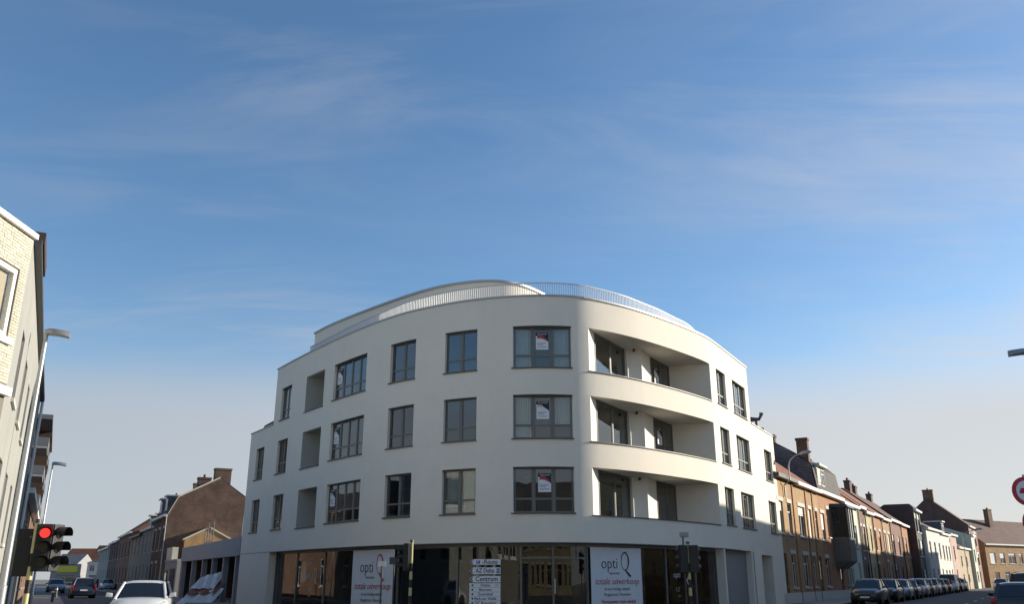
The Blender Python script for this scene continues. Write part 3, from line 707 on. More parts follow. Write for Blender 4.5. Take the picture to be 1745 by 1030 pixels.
def chimney(t, x, y, wx, wy, z0, z1, m, pots=1):
    c = box(x - wx/2, x + wx/2, y - wy/2, y + wy/2, z0, z1 - .18).box(x - wx/2 - .05, x + wx/2 + .05, y - wy/2 - .05, y + wy/2 + .05, z1 - .18, z1).build('chimney', m, t)
    for i in range(pots):
        px = x + (i - (pots - 1) / 2) * .3; MB().tube([(px, y, z1), (px, y, z1 + .3)], [.12, .10], 8).build('chimney_pot', r_or, c, smooth=True)
def house(name, label, p, u, w, prof, wm, rm, wins=(), doors=(), chims=(), dorm=(), gut=None, fm=white_p, lint=None, sill=stone_m, group=None, plinth=None, flat=False,
          side=None, blinds=(), cat='house', sky_l=(), pil=()):
    """prof: (y, z) list of the roof line from the front eave to the back eave"""
    t = thing_u(name, label, cat, p, u, group); e = 0.004
    ops = [tuple(o[:4]) for o in wins] + [(a, b, 0.0, z) for a, b, z in [q[:3] for q in doors]]
    he = prof[0][1]; dp = prof[-1][0]
    m = MB(); front_wall(m, w, he, [(max(o[0], .05), min(o[1], w - .05), o[2], o[3]) for o in ops])
    sec = [(0, 0)] + list(prof) + [(dp, 0)]
    if side is None:
        m.face(*[(e, y, z) for y, z in reversed(sec)]); m.face(*[(w - e, y, z) for y, z in sec])
    else:
        s_ = MB(); s_.face(*[(e, y, z) for y, z in reversed(sec)]); s_.build('side_wall', side, t); m.face(*[(w - e, y, z) for y, z in sec])
    m.face((w, dp, 0), (0, dp, 0), (0, dp, prof[-1][1]), (w, dp, prof[-1][1]))
    m.build('wall', wm, t)
    # roof slabs
    rf = MB(); th = .11
    pr = list(prof)
    if not flat:
        (y0, z0), (y1, z1) = pr[0], pr[1]; L = math.hypot(y1 - y0, z1 - z0); ov = .28
        if abs(y1 - y0) > .9: pr[0] = (y0 - ov * (y1 - y0) / L, z0 - ov * (z1 - z0) / L)
    for (ya, za), (yb, zb) in zip(pr, pr[1:]):
        L = math.hypot(yb - ya, zb - za); ny, nz = -(zb - za) / L * th, (yb - ya) / L * th
        rf.hexa([(.01, ya, za + .006), (w - .01, ya, za + .006), (w - .01, yb, zb + .006), (.01, yb, zb + .006)],
                [(.01, ya + ny, za + nz), (w - .01, ya + ny, za + nz), (w - .01, yb + ny, zb + nz), (.01, yb + ny, zb + nz)])
    ro = rf.build('roof', rm, t)
    if gut: box(.006, w - .006, -.34, -.012, he - .20, he + .03).build('gutter', gut, t)
    for i, o in enumerate(wins):
        house_window(t, max(o[0], .05), min(o[1], w - .05), o[2], o[3], fm, lint if len(o) < 5 else None, sill, blind=blinds[i] if i < len(blinds) else False)
    for q in doors: house_door(t, max(q[0], .05), min(q[1], w - .05), q[2], q[3] if len(q) > 3 else wood_d, name=q[4] if len(q) > 4 else 'door')
    for c in chims: chimney(t, *c)
    for (x0, x1, z0, z1, yd) in dorm:
        d = MB().box(x0, x1, yd, yd + 2.2, z0, z1).build('dormer', wm if wm in (w_dgreen,) else slate, t)
        house_window(t, x0 + .18, x1 - .18, z0 + .2, z1 - .18, white_p, y=yd - .16, split=True)
        box(x0 - .12, x1 + .12, yd - .25, yd + 2.2, z1 + .003, z1 + .14).build('dormer_roof', white_p if gut is white_p else r_dark, d)
    for (x, yq, zq, a, b) in sky_l: pass
    if plinth: box(.01, w - .01, -.05, -.004, 0, .7).build('plinth', plinth, t)
    for x in pil: box(x - .11, x + .11, -.06, -.004, .02, he - .22).build('pilaster', b_or, t)
    return t
def tpx(o, u, px, z=7.0, lo=-40.0, hi=260.0, rev=False):
    for _ in range(60):
        m = (lo + hi) / 2; p = o + u * m
        if (proj(p.x, p.y, z)[0] < px) != rev: lo = m
        else: hi = m
    return lo
def gab(he, hr, dp, rb=None): return [(0, he), (dp * .5, hr), (dp, rb or he)]
GR = 'terraced houses along the right-hand street'
def RH(name, label, px0, px1, prof, wm, rm, o=OR_, u=UR, **k):
    a, b = tpx(o, u, px0), tpx(o, u, px1); p = o + u * a
    return house(name, label, (p.x, p.y), u, b - a, prof, wm, rm, group=GR, **k), b - a
# A1, A2: tan brick pair with pilasters and white lintels
W1, W0 = 6.0, 4.1
RH('terraced_house', 'tan brick terraced house directly beside the white apartment building', 1318.6, 1353, [(0,7.55),(4.2,11.0),(8.5,7.6)], b_tan, r_red,
   wins=[(.35,1.65,W0,W1),(2.75,3.75,W0,W1),(2.6,3.6,1.0,2.95)], doors=[(.5,1.5,2.95)], gut=dgrey_p, lint=stone_m, plinth=stone_m, pil=[4.35], fm=white_p, blinds=(.28,0,0))
RH('terraced_house', 'tan brick terraced house with red roof, left of the slate-clad gable', 1353, 1392.5, [(0,7.5),(4.2,10.95),(8.5,7.6)], b_tan, r_red,
   wins=[(.55,2.35,W0,W1),(3.5,4.35,W0,W1),(5.6,6.3,W0,W1),(.6,2.1,1.0,2.95),(3.4,4.3,1.0,2.95)], doors=[(5.2,6.2,2.95)], gut=white_p, lint=stone_m, plinth=stone_m, pil=[2.95,5.0], blinds=(.25,True,0))
hb, wb = RH('terraced_house', 'orange brick house with mansard roof, white dormer and grey oriel bay', 1392.5, 1433, [(0,7.55),(.25,9.4),(1.6,10.4),(4.2,12.0),(8.5,8.5)], b_or, r_dark, side=slate,
   wins=[(.5,1.75,W0,W1),(2.6,3.5,W0+.3,W1+.4),(.5,1.7,1.0,2.9)], doors=[(5.6,6.6,2.8)], gut=white_p, lint=stone_m, plinth=stone_m, blinds=(.6,0,0),
   chims=[(.42,.72,.55,.78,9.3,11.35,b_umber,0),(.42,3.0,.5,.7,10.5,11.75,b_dark,0)])
dm = box(.7, 3.2, -.02, 1.2, 7.75, 9.35).build('dormer', white_p, hb)
box(.55, 3.4, -.30, 1.3, 9.353, 9.52).build('dormer_roof', grey_p, dm)
for z in (7.95, 8.2, 8.45, 8.7, 8.95): box(.72, 1.7, -.05, -.024, z, z + .2).build('shutter_slat', cream_p, dm)
house_window(hb, 1.9, 3.0, 8.0, 9.2, white_p, y=-.16)
# oriel: three-sided bay
x0, x1 = 4.1, 7.6
oriel_m = mat('oriel_timber', (.17, .16, .14), .8, var=.15, streak=.15)
orl = MB().hexa([(x0, -.02, 2.75), (x0 + .5, -1.05, 2.75), (x1 - .5, -1.05, 2.75), (x1, -.02, 2.75)], [(x0, -.02, 4.45), (x0 + .5, -1.05, 4.45), (x1 - .5, -1.05, 4.45), (x1, -.02, 4.45)]).build('oriel_bay', oriel_m, hb)
MB().hexa([(x0 + .3, -.02, 2.2), (x0 + .9, -.4, 2.2), (x1 - .9, -.4, 2.2), (x1 - .3, -.02, 2.2)], [(x0, -.02, 2.745), (x0 + .5, -1.05, 2.745), (x1 - .5, -1.05, 2.745), (x1, -.02, 2.745)]).build('oriel_corbel', oriel_m, orl)
MB().hexa([(x0 - .15, -.02, 6.62), (x0 + .4, -1.25, 6.62), (x1 - .4, -1.25, 6.62), (x1 + .15, -.02, 6.62)], [(x0, -.02, 6.88), (x0 + .5, -1.05, 6.88), (x1 - .5, -1.05, 6.88), (x1, -.02, 6.88)]).build('oriel_roof', dgrey_p, orl)
cor = [(x0, -.02), (x0 + .5, -1.05), (x1 - .5, -1.05), (x1, -.02)]
for (xa, ya), (xb, yb) in zip(cor, cor[1:]):
    MB().face((xa, ya, 4.455), (xb, yb, 4.455), (xb, yb, 6.615), (xa, ya, 6.615)).build('oriel_pane', hpane, orl)
    n = 3 if xb - xa > 1.5 else 1
    for i in range(n + 1):
        f = i / n; x, y = xa + (xb - xa) * f, ya + (yb - ya) * f
        box(x - .07, x + .07, y - .06, y + .05, 4.46, 6.61).build('oriel_mullion', oriel_m if i in (0, n) else white_p, orl)
def pair(w, n, zz=((1.0, 2.9), (W0, W1)), ww=.95, x_off=.0, door=True, dm_=wood_d):
    g = w / n; wins = []; doors = []
    for i in range(n):
        c = g * (i + .5) + x_off
        for k, (a, b) in enumerate(zz):
            if k == 0 and i == n - 1 and door: doors.append((c - .45, c + .45, 2.75, dm_))
            else: wins.append((c - ww / 2, c + ww / 2, a, b))
    return dict(wins=wins, doors=doors)
specs = [
 ('pale green rendered terraced house right of the oriel bay', 1433, 1460, [(0,7.4),(4.2,10.9),(8.5,7.4)], w_green, r_red, 2, white_p, []),
 ('narrow brown brick terraced house between green and yellow neighbours', 1460, 1471, [(0,7.55),(4.2,10.9),(8.5,7.4)], b_brown, r_red, 2, white_p, [(1.0,3.6,.9,.5,10.0,11.6,b_brown,2)]),
 ('yellow brick terraced house next to the narrow brown one', 1471, 1484, [(0,7.3),(4.2,10.8),(8.5,7.4)], b_yel, r_brown, 2, white_p, []),
 ('orange brick terraced house with a broad chimney near mid row', 1484, 1500, [(0,7.4),(4.2,10.8),(8.5,7.4)], b_or, r_red, 2, white_p, [(2.0,3.9,1.4,.6,10.0,11.7,b_brown,3)]),
 ('beige brick terraced house with pale blinds drawn', 1500, 1514, [(0,7.3),(4.2,10.6),(8.5,7.4)], b_tan, r_red, 2, white_p, []),
 ('red brick terraced house with twin dark chimneys', 1514, 1533, [(0,7.5),(4.2,10.8),(8.5,7.4)], b_red, r_brown, 2, white_p, [(2.0,3.9,1.2,.6,10.0,11.8,b_dark,2),(6.6,4.1,1.2,.6,10.0,11.6,b_dark,2)]),
 ('orange brick terraced house with five narrow upper windows', 1533, 1557, [(0,7.45),(4.2,10.7),(8.5,7.4)], b_or, r_brown, 5, white_p, [(9.0,4.1,1.2,.6,10.0,11.6,b_dark,1)]),
]
for lab, a, b, prof, wm, rm, n, gut, ch in specs:
    wd = tpx(OR_, UR, b) - tpx(OR_, UR, a)
    iv = len(lab) % 5
    kw = pair(wd, n, zz=((1.0 - .1 * (iv % 2), 2.75 + .08 * iv), (W0 - .06 * iv, W1 - .12 * (iv % 3))), ww=min(1.35, wd / n * (.34 + .05 * iv)), x_off=.12 * (iv - 2), dm_=(wood_d, white_p, dgrey_p, red_p, wood_d)[iv])
    bl = [0.3] * 4
    if 'blinds' in lab: bl = [0, True, True, True]
    hh, _w = RH('terraced_house', lab, a, b, prof, wm, rm, chims=ch, gut=gut, lint=(stone_m if iv % 3 else None), blinds=bl, fm=(white_p if iv != 1 else wood_d), plinth=(stone_m if iv > 1 else None), **kw)
    MB().tube([(.14, -.1, .1), (.14, -.1, prof[0][1] - .15)], .055, 8).build('downpipe', (grey_p, dgrey_p)[iv % 2], hh, smooth=True)
# K: taller dark house standing forward
o2 = P2(OR_, UR, 0, NR, 0.9)
ta = tpx(o2, UR, 1561); pK = o2 + UR * ta
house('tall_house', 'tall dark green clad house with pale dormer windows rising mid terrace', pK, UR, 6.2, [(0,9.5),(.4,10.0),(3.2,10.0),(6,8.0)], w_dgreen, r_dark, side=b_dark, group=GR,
      wins=[(.8,1.9,W0,W1),(3.0,5.2,W0,W1),(.6,2.4,6.9,9.2),(3.4,5.4,6.9,9.2)], doors=[(.8,1.8,2.6),(2.8,5.2,2.6,white_p,'garage_door')], gut=white_p, blinds=(0,.5,.3,.3), sill=white_p)
O3, U3 = Vector((51.2, 109.5)) + Vector((.50, .85)) * 2.0, Vector((0.555, 0.832))
far = [('whitewashed terraced house right of the tall dark green one', 1578, 1602, gab(7.6, 9.6, 8), w_white, r_brown, 3, 0),
       ('second whitewashed terraced house, with small grey dormer', 1602, 1617, gab(7.4, 9.3, 8), w_white, r_dark, 3, 1),
       ('narrow pink terraced house right of the two white ones', 1617, 1629, gab(7.6, 9.4, 8), w_pink, r_brown, 1, 0),
       ('low beige brick terraced house in front of the dark gable', 1629, 1655, gab(6.0, 8.2, 8), b_beige, r_dark, 3, 0)]
for lab, a, b, prof, wm, rm, n, dmr in far:
    wd = tpx(O3, U3, b) - tpx(O3, U3, a)
    k = prof[0][1] / 7.6
    kw = pair(wd, n, zz=((1.0, 2.7 * k), (W0 * k, W1 * k)), ww=min(1.2, wd / n * .5))
    RH('terraced_house', lab, a, b, prof, wm, rm, o=O3, u=U3, gut=white_p, dorm=[(wd * .4, wd * .4 + 2.2, prof[0][1] + .05, prof[0][1] + 1.6, .15)] if dmr else [], **kw)
q0 = Vector((75.3, 146.0))
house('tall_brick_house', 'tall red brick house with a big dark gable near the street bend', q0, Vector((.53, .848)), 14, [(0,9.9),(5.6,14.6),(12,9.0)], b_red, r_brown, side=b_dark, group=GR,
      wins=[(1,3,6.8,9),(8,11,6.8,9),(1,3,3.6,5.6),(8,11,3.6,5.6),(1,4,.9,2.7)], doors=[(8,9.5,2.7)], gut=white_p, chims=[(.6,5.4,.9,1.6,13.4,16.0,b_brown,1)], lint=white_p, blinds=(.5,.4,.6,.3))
house('narrow_green_house', 'narrow pale green house in front of the tall red brick one', Vector((73.4, 142.0)), Vector((.555, .832)), 3.6, gab(8.2, 9.6, 8), w_green, r_dark, group=GR,
      wins=[(.8,2.4,W0,W1),(.8,2.4,1,2.6)], gut=white_p)
hr = Vector((84.6, 159.4))
house('long_brick_house', 'long tan brick house with brown roof closing the right-hand street', hr, Vector((.846, .533)), 26, [(0,7.5),(6,12.2),(12,7.5)], b_tan, r_brown, group=GR,
      wins=[(1.2,3.0,W0,W1),(4.4,6.0,W0,W1),(7.2,9.6,W0,W1),(10.8,12.0,W0,W1),(13.2,15.2,W0,W1),(17,19,W0,W1),(21,23,W0,W1),(5.2,6.8,1,2.7),(7.8,9.8,1,2.7),(11.4,16,1,2.7)], doors=[(2.0,3.4,2.6)], gut=white_p,
      chims=[(10.5,4.4,1.3,.9,10.2,14.2,b_brown,2)], blinds=(True,.5,.2,.2,.4))

# ---- houses along the left-hand street (right side of it)
GL = 'terraced houses along the left-hand street'
def LH(name, label, t0, t1, prof, wm, rm, **k):
    p = OL + UL * t1
    return house(name, label, (p.x, p.y), -UL, t1 - t0, prof, wm, rm, group=GL, **k)
kw = pair(9.3, 3, ww=1.1)
LH('mansard_house', 'brown brick house with broad windowless gable, slate mansard and big chimney', 33.6, 42.9, [(0,7.2),(.75,8.75),(4.3,10.65),(9,7.5)], b_umber, r_dark, gut=white_p,
   chims=[(8.85,4.55,.85,1.5,10.0,11.65,b_umber,0),(5.2,3.5,.8,1.2,9.8,11.1,b_dark,2),(1.2,3.6,.9,.9,9.6,10.9,b_red,2)],
   dorm=[(1.4,3.0,7.4,9.0,.18),(5.4,7.0,7.4,9.0,.18)], lint=stone_m, **kw)
hv = [o for o in bpy.data.objects if o.name.startswith('mansard_house')][0]
vg = MB()
pr = [(-.02,7.2),(.73,8.8),(4.3,10.72)]
for (ya, za), (yb, zb) in zip(pr, pr[1:]): vg.hexa([(9.3,ya,za-.06),(9.42,ya,za-.06),(9.42,yb,zb-.06),(9.3,yb,zb-.06)], [(9.3,ya,za+.1),(9.42,ya,za+.1),(9.42,yb,zb+.1),(9.3,yb,zb+.1)])
vg.build('verge_board', cream_p, hv)
MB().tube([(9.34,-.12,.2),(9.34,-.12,7.0)], .06, 8).build('downpipe', grey_p, hv, smooth=True)
LH('terraced_house', 'grey rendered house next to the brown mansard house', 42.9, 53, gab(6.6, 8.8, 9), w_grey, r_brown, gut=white_p, **pair(10.1, 3), dorm=[(2,3.6,6.7,8.0,.4)])
LH('terraced_house', 'darker grey house further along the left street', 53, 64.5, gab(6.3, 8.3, 9), w_lgrey, r_dark, gut=dgrey_p, **pair(11.5, 3))
LH('gabled_house', 'red brick house with tiled roof and steep gable on the left street', 64.5, 81, gab(7.0, 10.4, 9.5), b_red, r_brown, gut=white_p, side=None, chims=[(16,4.6,.7,1.0,9.9,11.6,b_brown,1),(6,4.6,.9,.6,9.9,11.3,b_dark,2)], **pair(16.5, 4))
LH('terraced_house', 'dark brick house beyond the steep gabled one', 81, 96, gab(6.6, 9.0, 9), b_dark, r_dark, gut=white_p, **pair(15, 4), chims=[(14,4.4,.7,.8,8.6,10.2,b_brown,1)])
LH('terraced_house', 'farthest terraced house of the left street, pale grey', 96, 118, gab(6.2, 8.6, 9), w_lgrey, r_or, gut=white_p, **pair(22, 5))
# far end of the left street
def FE(label, px0, px1, y, he, hr_, wm, rm, dp=9, name='far_house', **k):
    a, b = at_y(px0, 990, y), at_y(px1, 990, y)
    return house(name, label, (a.x, a.y), (1, 0), b.x - a.x, gab(he, hr_, dp), wm, rm, **k)
sg = FE('small shop with grey roof and yellow sign at the end of the left street', 84, 128, 222, 5.0, 7.4, w_grey, slate, wins=[(1.2,6.2,.7,2.4)], doors=[(7.4,8.6,2.4)])
box(1.0, 6.6, -.22, -.01, 3.0, 4.5).build('yellow_sign', mat('sign_yellow', (.68,.55,.05), .5), sg)
FE('red roofed house rising behind the small grey shop', 100, 150, 236, 6.2, 9.2, b_beige, r_red, wins=[(2,4,4,5.5)])
FE('white house with two upper windows at the end of the left street', 145, 173, 216, 5.2, 5.9, w_white, r_dark, wins=[(.6,1.8,3.2,4.6),(2.4,3.6,3.2,4.6),(.7,3.4,.6,2.4)], gut=white_p)
FE('orange roofed house behind the white one, left street', 147, 192, 230, 6.0, 9.8, b_or, r_or, chims=[(4,4.5,1.2,.8,8.9,10.9,r_or,1)], wins=[(5,6.5,3.5,5)])

# ---- low unfinished garage building beside the apartment block
lg = thing_u('low_garage_building', 'low flat-roofed building shell with grey concrete fascia left of the apartments', 'building', OL + UL * 22.4, -UL)
WG = 22.3
box(0, WG, -.02, .35, 2.79, 3.85).build('fascia', concrete, lg)
box(.02, WG - .02, .36, 9, 3.2, 3.5).build('roof', dgrey_p, lg)
for x in (.25, 5.2, 9.6, 13.4, 17.2, 21.0): box(x - .16, x + .16, .05, .38, 0.0, 2.785).build('column', concrete, lg)
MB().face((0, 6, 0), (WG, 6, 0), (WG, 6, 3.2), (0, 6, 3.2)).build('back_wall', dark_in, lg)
for x in (0, WG): MB().face((x, .4, 0), (x, 6, 0), (x, 6, 3.2), (x, .4, 3.2)).build('side_wall', b_dark, lg)
box(.1, WG, .4, 6, -.01, .02).build('floor', concrete, lg)
for x in (3.4, 7.4, 11.4): box(x - .7, x + .7, 5.9, 5.96, .6, 2.4).build('window_opening', dgrey_p, lg)
# steel rails left standing on its flat roof
for i, (x, w_) in enumerate(((2.0, 3.4), (15.8, 3.2))):
    p = OL + UL * 22.4 - UL * x + NL * 1.3
    f = MB()
    for k in range(4): f.tube([(w_ * k / 3, 0, 0), (w_ * k / 3, 0, 1.9 + .3 * (k % 2))], .035, 6)
    f.tube([(0, 0, 1.8), (w_, 0, 1.85)], .03, 6); f.tube([(0, 0, .7), (w_, 0, .75)], .025, 6)
    o = f.build('steel_frame', dgrey_p); o.location = (p.x, p.y, 3.5); o.rotation_euler = (0, 0, math.atan2(-UL.y, -UL.x))
    tag(o, ('dark steel frame on the flat roof below the brown gable, left one', 'dark steel frame on the flat roof next to the white apartment wall')[i], 'steel frame', 'steel frames on the flat roof')
p = OL + UL * 33 + NL * 1.6
shd = thing_u('brick_annex', 'small brick annex with cream verge boards below the broad gable', 'annex', p, Vector((.88, .476)))
MB().face((0,0,0),(4.2,0,0),(4.2,0,4.95),(2.1,0,6.0),(0,0,4.95)).face((0,0,0),(0,0,4.95),(0,.55,4.95),(0,.55,0)).face((4.2,0,0),(4.2,.55,0),(4.2,.55,4.95),(4.2,0,4.95)).build('wall', b_tan, shd)
MB().hexa([(-.15,-.1,4.86),(-.15,.55,4.86),(2.1,.55,6.02),(2.1,-.1,6.02)], [(-.15,-.1,5.0),(-.15,.55,5.0),(2.1,.55,6.16),(2.1,-.1,6.16)]).hexa([(2.1,-.1,6.02),(2.1,.55,6.02),(4.35,.55,4.86),(4.35,-.1,4.86)], [(2.1,-.1,6.16),(2.1,.55,6.16),(4.35,.55,5.0),(4.35,-.1,5.0)]).build('verge_board', cream_p, shd)
p = OL + UL * 31.6
sb2 = thing_u('cream_wall', 'pale cream garden wall and gatepost between garage shell and brown house', 'wall', p, -UL)
box(0, 7.2, 0, .3, 0, 2.9).build('wall_panel', w_grey, sb2); box(0, 3.4, .02, .5, 3.05, 4.1).build('cream_block', cream_p, sb2); box(-.03, 7.2, -.06, .4, 2.9, 3.05).build('wall_cap', concrete, sb2)
house_door(sb2, 1.0, 2.2, 2.2, dgrey_p, y=-.16); house_door(sb2, 4.0, 6.4, 2.3, wood_d, y=-.16, name='garage_door')
# tarpaulins under the canopy
def tarp(label, px0, py0, px1, py1, y, m, seed, cat='tarpaulin'):
    rnd = random.Random(seed); rows = []
    A, B = at_y(px0, py0, y), at_y(px1, py1, y)
    for j in range(7):
        f = j / 6; r_ = []
        for i in range(11):
            g = i / 10
            x = A.x + (B.x - A.x) * g - (1 - f) * .5; z = B.z + (A.z - B.z) * f + .35 * (g - .5) * f + rnd.uniform(-.05, .05)
            r_.append((x, y - (1 - f) * .7 + .10 * math.sin(i * 1.7 + j) + rnd.uniform(-.03, .03), max(z, .03)))
        rows.append(r_)
    top = MB().grid(rows); back = MB().grid([[(p[0], p[1] + .02, p[2]) for p in r_] for r_ in rows]); n = len(top.v); top.v += back.v; top.f += [tuple(n + i for i in reversed(q)) for q in back.f]
    return tag(top.build('tarpaulin', m, smooth=True), label, cat, 'sheets lying under the low canopy')
tarp('white crumpled sheet hanging under the low canopy, upper one', 346, 978, 384, 1004, 56.5, white_p, 1)
tarp('rusty red sheet stripe between the white sheets under the canopy', 338, 998, 384, 1013, 56.2, mat('red_sheet', (.33, .12, .08), .7, var=.2), 2)
tarp('white crumpled sheet lying lowest under the low canopy', 322, 1008, 380, 1030, 55.8, white_p, 3)

# ---- cream brick corner building, far left
cb = thing('corner_building', 'cream brick and grey rendered corner building at the far left edge', 'building', (LB.x, LB.y, 0), 0); 
cb.location = (-10.88, 18.1, 0); cb.rotation_euler = (0, 0, R(90))       # local x runs along +Y, local y points to -X (inside)
HB = 8.85; X0 = -12.0
ops = [(-2.25, -.30, 6.44, 8.0), (-5.6, -3.2, 6.44, 8.0), (-2.25, -.30, 2.9, 5.1), (-5.6, -3.2, 2.9, 5.1), (-9.5, -7, 6.44, 8), (-9.5, -7, 2.9, 5.1)]
m = MB(); front_wall(m, -X0, HB, [(o[0] - X0, o[1] - X0, o[2], o[3]) for o in ops], d=.2); m.xf(Matrix.Translation((X0, 0, 0)))
m.face((X0, 0, 0), (X0, 10, 0), (X0, 10, HB), (X0, 0, HB)).build('brick_wall', mat('cream_mortar', (.20, .185, .145), .95, var=.1), cb)
# single bricks in real relief round the upper window
bk = MB(); bkr = random.Random(3)
bms = [box(0, .205, -.008, .06, 0, .058).mesh('brick', mat('cream_brick_%d' % i, c, .8, var=.06, vscale=9)) for i, c in enumerate(((.54,.505,.40),(.48,.445,.345),(.59,.56,.46)))]
cnt = 0; rest = [MB(), MB(), MB()]
row = 0; z = 5.50
while z + .06 < HB - .02:
    x = .0 - (.112 if row % 2 else .0)
    if row % 2 and not any(o[0] < -.1 < o[1] and o[2] - .06 < z < o[3] for o in ops): rest[0].box(-.108, -.006, -.008, .06, z, z + .058)
    x -= .21
    while x > -3.1:
        if not any(o[0] - .21 < x < o[1] and o[2] - .06 < z < o[3] for o in ops):
            i = bkr.choice((0, 0, 1, 2)); dy = bkr.uniform(-.004, .003)
            if cnt < 300 and x > -1.9:
                o = link('brick', bms[i], cb); o.location = (x, dy, z); cnt += 1
            else: rest[i].box(x, x + .205, -.008 + dy, .06, z, z + .058)
        else:
            for o in ops:
                if x < o[1] < x + .18 and o[2] - .06 < z < o[3]: rest[1].box(o[1] + .004, x + .205, -.008, .06, z, z + .058)
        x -= .215
    z += .068; row += 1
for i in range(3): o = rest[i].build('bricks', bms[i].materials[0], cb); o['kind'] = 'stuff'
box(X0, .02, -.10, .3, HB, HB + .12).build('coping', white_p, cb)
box(X0, .01, -.14, .02, 5.22, 5.40).build('ledge', white_p, cb)
for o in ops:
    f = MB(); a, b, c, d = o
    for q in ((a, b, c, c + .12), (a, b, d - .12, d)): f.box(q[0], q[1], .03, .14, q[2], q[3])
    for q in ((a, a + .12), (b - .12, b), ((a + b) / 2 - .05, (a + b) / 2 + .05)): f.box(q[0], q[1], .034, .136, c + .12, d - .12)
    wo2 = f.build('window', white_p, cb)
    box(a + .1, b - .1, .075, .083, c + .1, d - .1).build('pane', glass('corner_glass', .03, (.92, .92, .90)) if o is ops[0] else hpane, wo2)
    if c > 5: box(a + .1, b - .1, .16, .175, c + .05, d - .05).build('blind', blind_m, wo2)
    box(a - .1, b + .1, -.09, .05, c - .14, c - .004).build('sill', white_p, wo2)
# grey rendered wing of the same building running down the left street
cg = MB(); Lw = 21.2; wz = [(2.5,4.2),(5.6,7.3)]
cops = [(x, x + 1.2, a, b) for x in (2.2, 5.6, 9.0, 12.4, 15.8) for a, b in wz]
front_wall(cg, Lw, HB, cops, d=.18); cg.face((Lw, 0, 0), (Lw, 9, 0), (Lw, 9, HB), (Lw, 0, HB)).face((0, 9, 0), (Lw, 9, 0), (Lw, 9, HB), (0, 9, HB))
wmx = Matrix.Rotation(math.atan2(ULB.y, ULB.x) - R(90), 4, 'Z')
cg.xf(wmx).build('rendered_wall', w_lgrey, cb)
for o in cops:
    w_ = MB().box(o[0], o[1], .08, .13, o[2], o[3]).xf(wmx).build('window', w_grey, cb)
    MB().box(o[0] + .08, o[1] - .08, .06, .078, o[2] + .08, o[3] - .08).xf(wmx).build('pane', hpane, w_)
    MB().box(o[0] - .06, o[1] + .06, -.07, .07, o[2] - .1, o[2] - .003).xf(wmx).build('sill', stone_m, w_)
MB().box(.3, Lw, -.16, .3, HB + .004, HB + .14).xf(wmx).build('roof_edge', dgrey_p, cb)
MB().box(.6, 3.2, -.20, 1.5, HB + .142, HB + .42).xf(wmx).build('roof_cornice', wood_d, cb)
MB().tube([(Lw - .2, -.10, 0), (Lw - .2, -.10, HB)], .06, 8).xf(wmx).build('downpipe', white_p, cb, smooth=True)
MB().face((X0, 10, HB - .05), (X0, 0, HB - .05), (0, 0, HB - .05), (8, 10, HB - .05)).build('roof', dgrey_p, cb)
# low terrace and apartment block further down that side
p = P2(LB, ULB, 21.6)
house('low_terrace', 'low brown brick terrace behind the corner building on the left', p, ULB, 52, gab(5.2, 7.6, 8), b_brown, r_dark, **pair(52, 10), gut=white_p)
pb = P2(LB, ULB, 74.5, NLB, -1.9)
ab = thing_u('balcony_block', 'dark brick apartment block with stacked grey balconies down the left street', 'building', pb, ULB)
Wb, nf, fh = 26.0, 6, 2.75; balc_m = mat('balcony_panel', (.15, .155, .165), .6, var=.1)  # block's panel and wall tones darkened to stand in for shade
aops = [(x, x + 1.8, f * fh + .3, f * fh + 2.4) for f in range(1, nf) for x in (1.2, 5.2, 10.2, 14.2, 19.2, 23)]
m = MB(); front_wall(m, Wb, nf * fh, aops, d=.2); m.face((0, 0, 0), (0, 12, 0), (0, 12, nf * fh), (0, 0, nf * fh)).face((Wb, 0, 0), (Wb, 12, 0), (Wb, 12, nf * fh), (Wb, 0, nf * fh)).face((0, 12, 0), (Wb, 12, 0), (Wb, 12, nf * fh), (0, 12, nf * fh)); m.build('wall', b_dark, ab)
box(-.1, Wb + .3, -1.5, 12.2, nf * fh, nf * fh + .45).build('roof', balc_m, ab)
for o in aops:
    w_ = box(o[0], o[1], .1, .16, o[2], o[3]).build('window', dgrey_p, ab); box(o[0] + .08, o[1] - .08, .08, .098, o[2] + .08, o[3] - .08).build('pane', hpane, w_)
for f in range(1, nf):
    for x in (.6, 9.6, 18.6):
        bb = box(x, x + 6.6, -1.4, -.01, f * fh - .02, f * fh + .16).build('balcony', concrete, ab)
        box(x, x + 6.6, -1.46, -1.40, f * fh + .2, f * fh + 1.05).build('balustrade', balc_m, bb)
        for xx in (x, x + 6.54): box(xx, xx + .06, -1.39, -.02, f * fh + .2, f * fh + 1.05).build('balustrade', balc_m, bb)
for x in (8.4, 17.4): box(x, x + .25, -1.45, -.012, fh, nf * fh - .01).build('fin', wood_d, ab)

